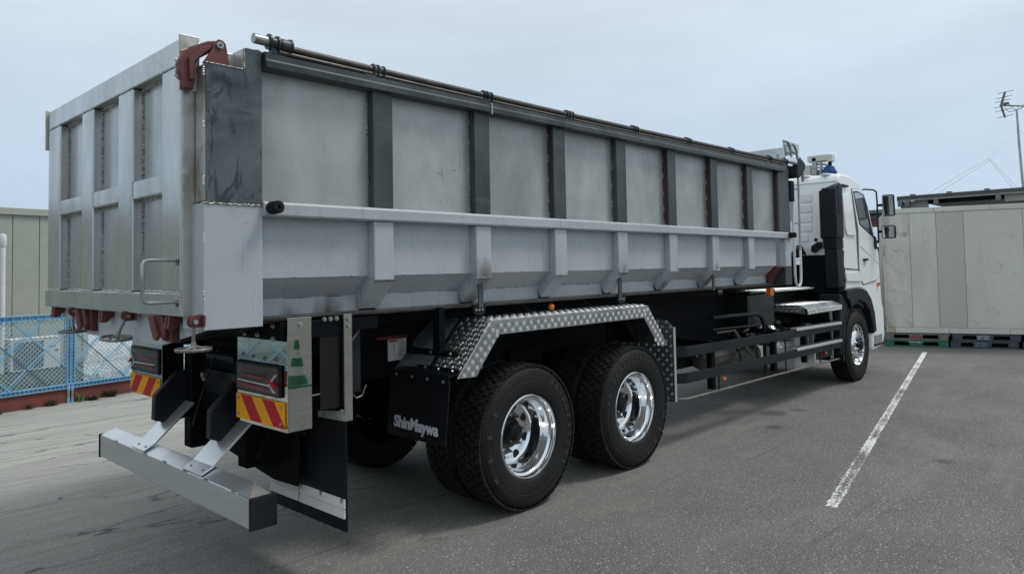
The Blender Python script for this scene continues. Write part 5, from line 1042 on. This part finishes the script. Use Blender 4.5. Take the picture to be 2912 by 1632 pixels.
m = MB(); m.tube([(-1.49, -1.15, 1.09), (-1.48, -1.15, 1.03), (-1.45, -1.15, 1.0), (-1.41, -1.15, 1.01), (-1.38, -1.15, 1.07)], .005, 8); m.tube([(-1.49, -1.12, 1.30), (-1.40, -1.10, 1.38), (-1.38, -1.10, 1.46)], .008, 6); m.build('hook_rod', castiron, TR, 0, True)
m = MB(); m.box(-1.48, -1.38, -1.10, -1.0, 1.02, 1.45); m.build('hanger_channel', blackpl, TR, .01)

# ---- cab
def yside(z): return -1.2+max(0, z-2.1)*.055
def ysF(z): return 1.07-max(0, z-2.1)*.055
cabp = [(6.83, 1.336), (6.83, 2.90), (6.86, 2.985), (6.93, 3.03), (7.30, 3.035), (7.62, 2.985), (7.86, 2.90), (8.0, 2.78), (8.30, 2.12), (8.44, 1.86), (8.46, 1.45), (8.50, 1.08), (8.57, 1.0), (8.58, .56), (8.46, .41), (7.96, .37), (7.95, .64), (8.072, .673), (8.03, .92), (7.88, 1.17), (7.67, 1.305), (7.42, 1.342)]
m = MB(); n = len(cabp); m.add([(x, yside(z), z) for x, z in cabp]+[(x, ysF(z), z) for x, z in cabp], [tuple(range(n)), tuple(range(2*n-1, n-1, -1))]+[(i, i+n, (i+1) % n+n, (i+1) % n) for i in range(n)])
cab = m.build('cab', white_p, TR, .035, True, 4, 45)
def splate(poly, off, th, name, mt, parent, bev=.004, sm=False):
    mm = MB(); k = len(poly); mm.add([(x, yside(z)-off, z) for x, z in poly]+[(x, yside(z)-off+th, z) for x, z in poly], [tuple(range(k)), tuple(range(2*k-1, k-1, -1))]+[(i, i+k, (i+1) % k+k, (i+1) % k) for i in range(k)])
    return mm.build(name, mt, parent, bev, sm, 2)
door = splate([(7.365, 2.83), (7.60, 2.845), (7.90, 2.80), (8.03, 2.62), (8.20, 2.12), (8.38, 1.87), (8.40, 1.52), (8.22, 1.45), (7.60, 1.40), (7.50, 1.48), (7.44, 1.64), (7.455, 1.9), (7.48, 2.217)], .010, .03, 'door', white_p, TR, .006)
splate([(7.35, 2.835), (7.60, 2.853), (7.905, 2.808), (8.04, 2.62), (8.21, 2.12), (8.39, 1.87), (8.41, 1.51), (8.22, 1.438), (7.59, 1.385), (7.487, 1.475), (7.427, 1.64), (7.442, 1.9), (7.467, 2.217)], .0015, .02, 'door_gap', M('shut_line', (.12, .125, .125), .6), door, 0)
splate([(7.385, 2.80), (7.60, 2.812), (7.875, 2.772), (7.99, 2.60), (8.155, 2.11), (7.60, 2.275), (7.525, 2.31), (7.468, 2.50)], .014, .02, 'window_frame', blackpl, door, .003)
splate([(7.41, 2.775), (7.60, 2.787), (7.82, 2.755), (7.86, 2.6), (8.02, 2.17), (7.60, 2.30), (7.545, 2.33), (7.492, 2.51)], .018, .012, 'window_glass', M('cab_window', (.35, .42, .45), .05, .85), door, .002)
m = MB(); m.box(7.60, 7.76, -1.245, -1.211, 1.755, 1.79); m.build('door_handle', blackpl, door, .008)
m = MB(); m.blob((7.69, -1.213, 1.72), (.03, .008, .05)); m.build('handle_recess', white_s, door, 0, True)
splate([(6.93, 2.72), (7.25, 2.75), (7.33, 2.55), (7.35, 2.22), (7.36, 2.13), (7.0, 2.13), (6.95, 2.2)], .006, .02, 'quarter_panel', white_p, cab, .006)
splate([(6.835, 1.64), (7.42, 1.615), (7.40, 1.63), (6.835, 1.655)], .003, .01, 'seam', gril, cab, 0)
splate([(6.80, 1.60), (7.40, 1.60), (7.50, 1.44), (6.84, 1.46), (6.815, 1.52)], .022, .03, 'waist_moulding', white_p, cab, .012)
splate([(8.15, 2.14), (8.22, 2.12), (8.25, 1.95), (8.21, 1.93), (8.16, 1.99)], .035, .04, 'pillar_trim', blackpl, cab, .006)
splate([(7.50, 1.98), (7.72, 1.93), (8.10, 1.83), (8.38, 1.70), (8.35, 1.69), (8.10, 1.79), (7.72, 1.90)], .015, .02, 'press_line', white_p, door, .004)
m = MB(); m.box(8.29, 8.36, -1.235, -1.195, 1.358, 1.41); m.build('turn_lamp', orangem, cab, .006)
m = MB(); m.box(6.87, 7.12, -1.20, -1.14, 2.835, 2.868); m.build('drip_rail', blackpl, cab, .01)
m = MB(); m.tube([(6.9, -1.12, 2.905), (7.5, -1.13, 2.90), (7.86, -1.14, 2.85)], .012, 8); m.build('roof_gutter', blackpl, cab, 0, True)
m = MB(); m.box(7.93, 7.99, -1.05, -1.0, 2.86, 2.96); m.build('marker_fin', blackpl, cab, .006)
flare = [(6.77, 1.338), (7.45, 1.343), (7.669, 1.308), (7.875, 1.18), (8.025, .95), (8.076, .668), (7.93, .64), (7.90, .80), (7.78, 1.0), (7.60, 1.12), (7.35, 1.172), (7.10, 1.145), (6.97, 1.06), (6.90, 1.20), (6.80, 1.21)]
splate(flare, .030, .12, 'wheel_arch', blackpl, cab, .014)
m = MB(); m.lathe([(.64, .0), (.64, .38), (.60, .38), (.60, .0), (.64, 0)], (7.26, -1.20, .522), 'y', 40, False, radians(60), radians(196)); m.build('splash_guard', blackpl, TR, 0, True)
m = MB(); m.prism([(6.60, 1.30), (6.72, 1.28), (6.98, 1.08), (6.86, .94), (6.74, .6), (6.62, .42), (6.56, .45), (6.57, .9)], 'y', -1.19, -.9); m.build('wheel_rear_guard', blackpl, TR, .02)
m = MB(); m.box(6.70, 7.9, -.9, .8, .80, 1.33); m.build('wheel_house', blackp, TR)
m = MB(); m.box(7.70, 7.93, -1.12, -.8, .36, .64); m.build('bumper_bracket', white_s, TR, .01)
m = MB(); m.box(8.02, 8.40, -1.212, -1.198, .45, .60); m.build('step_shade_plate', M('step_shade', (.22, .23, .23), .5), cab, .01)  # proud grey plate, shade of a step recess put into its colour
m = MB(); m.box(8.0, 8.44, -1.222, -1.19, .435, .465); m.build('step_lip', blackpl, cab, .006)
# cab rear wall details
rw = 6.83
emb = [(-.775, -.60, 2.635, 2.765), (-.77, -.585, 2.485, 2.60), (-.765, -.575, 2.34, 2.45), (-.76, -.565, 2.20, 2.31), (-.70, -.56, 2.05, 2.16)]
for y0, y1, z0, z1 in emb: m = MB(); m.box(rw-.010, rw+.01, y0, y1, z0, z1); m.build('pressed_rib', white_p, cab, .008, True, 3)
for y0, y1, z0, z1 in [(.0, .6, 2.5, 2.75)]: m = MB(); m.box(rw-.010, rw+.01, y0, y1, z0, z1); m.build('pressed_rib', white_p, cab, .008)
m = MB(); m.box(rw-.014, rw+.01, -.48, -.10, 2.375, 2.745); m.build('rear_window', winglass, cab, .03, seg=4)
m = MB(); m.box(rw-.006, rw+.01, -1.13, .95, 2.905, 2.92); m.build('seam', white_s, cab, .004)
for y in (-.65, -.95): m = MB(); m.blob((7.1, y, 3.03), (.35, .09, .03)); m.build('roof_bulge', white_p, cab, 0, True, auto=80)
m = MB(); m.box(6.62, 6.83, -1.18, 1.03, 1.30, 1.85); m.build('cab_underside', blackp, cab, .02)
m = MB(); m.prism([(-.48, 1.80), (-.70, 1.80), (-.70, 1.88), (-.64, 2.0), (-.56, 2.0), (-.48, 1.88)], 'x', 6.70, 6.72); m.build('tilt_bracket', blackpl, TR, .008)
bolts([(6.70, -.50, 1.84), (6.70, -.67, 1.84), (6.70, -.57, 1.97), (6.70, -.63, 1.74), (6.70, -.58, 1.66)], '-x', .016, 'bolt', galvpost, TR, .02)
m = MB(); m.prism([(-.74, 1.90), (-.74, 1.98), (-.83, 2.04), (-.90, 2.04), (-.90, 1.97), (-.80, 1.89)], 'x', rw-.03, rw-.01); m.build('cab_bracket', blackpl, cab, .004)
m = MB(); m.lathe([(0, -.012), (.022, -.012), (.026, 0)], (rw, -.805, 2.075), 'x', 14); m.build('rubber_plug', pal_in, cab)
m = MB(); m.box(6.75, 6.82, -.9, -.5, 1.35, 1.80); m.tube([(6.7, -.9, 1.8), (6.72, -.85, 1.6), (6.7, -.7, 1.5)], .01, 6); m.tube([(6.66, -.6, 1.8), (6.66, -.65, 1.6), (6.66, -.6, 1.42)], .012, 6); m.build('hose_bundle', blackp, TR)
# air intake
m = MB(); pr_ = [(6.46, 2.07), (6.79, 2.07), (6.79, 2.86), (6.66, 2.885), (6.52, 2.85), (6.46, 2.77)]
m.add([(x, -1.225, z) for x, z in pr_]+[(x+(0.02 if x < 6.6 else 0), -.985, min(z, 2.77)) for x, z in pr_], [tuple(range(6)), tuple(range(11, 5, -1))]+[(i, i+6, (i+1) % 6+6, (i+1) % 6) for i in range(6)]); ai = m.build('air_intake', blackpl, TR, .035, True, 4)
m = MB()
for i in range(22): m.box(6.56, 6.70, -1.232, -1.222, 2.42+i*.018, 2.429+i*.018)
m.box(6.55, 6.71, -1.2265, -1.2235, 2.40, 2.83); stuff(m.build('intake_louvres', blacks, ai))
m = MB(); m.prism([(-1.04, 2.79), (-1.14, 2.79), (-1.12, 2.755), (-1.06, 2.755)], 'x', 6.458, 6.463); m.build('intake_badge', pal_in, ai)
m = MB()
for i in range(8): m.box(6.48+.006*(i % 2), 6.78-.006*(i % 2), -1.215+.008*(i % 2), -1.02, 1.945+i*.0165, 1.957+i*.0165)
m.box(6.49, 6.77, -1.20, -1.03, 1.93, 2.075); m.build('intake_bellows', blackpl, TR, .003)
m = MB(); m.prism([(6.50, 1.93), (6.77, 1.93), (6.76, 1.40), (6.55, 1.38)], 'y', -1.205, -1.03); m.prism([(6.75, 1.93), (6.83, 1.9), (6.80, 1.7), (6.86, 1.6), (6.84, 1.36), (6.72, 1.36)], 'y', -1.20, -1.12); m.build('intake_duct', blackpl, TR, .015)
# mirrors
MXp = 8.30
m = MB(); m.tube([(8.05, -1.06, 2.865), (8.15, -1.10, 2.885), (8.27, -1.20, 2.875), (8.30, -1.235, 2.84), (8.30, -1.24, 2.70), (8.30, -1.24, 2.04)], .013, 10); m.build('mirror_arm', blackpl, cab, 0, True)
for z in (2.626, 2.211): m = MB(); m.tube([(8.30, -1.24, z), (8.30, -1.33, z)], .022, 8); m.build('mirror_clamp', blackpl, cab, 0, True)
for y0, y1, z0, z1 in ((-1.316, -1.490, 2.445, 2.785), (-1.292, -1.492, 2.095, 2.303)):
    yc_, zc_ = (y0+y1)/2, (z0+z1)/2; RM = Matrix.Rotation(radians(4.5), 3, 'Z') @ Matrix.Rotation(radians(-5.4), 3, 'Y')
    def rotm(mm): mm.v = [tuple(Vector((8.29, yc_, zc_))+RM @ (Vector(p)-Vector((8.29, yc_, zc_)))) for p in mm.v]
    m = MB(); m.box(8.28, 8.36, y1, y0, z0, z1); rotm(m); mh = m.build('mirror_housing', blackpl, TR, .028, True, 4)
    m = MB(); m.box(8.276, 8.281, y1+.016, y0-.016, z0+.018, z1-.018); rotm(m); m.build('mirror_glass', mirg, mh, .018, False, 3)
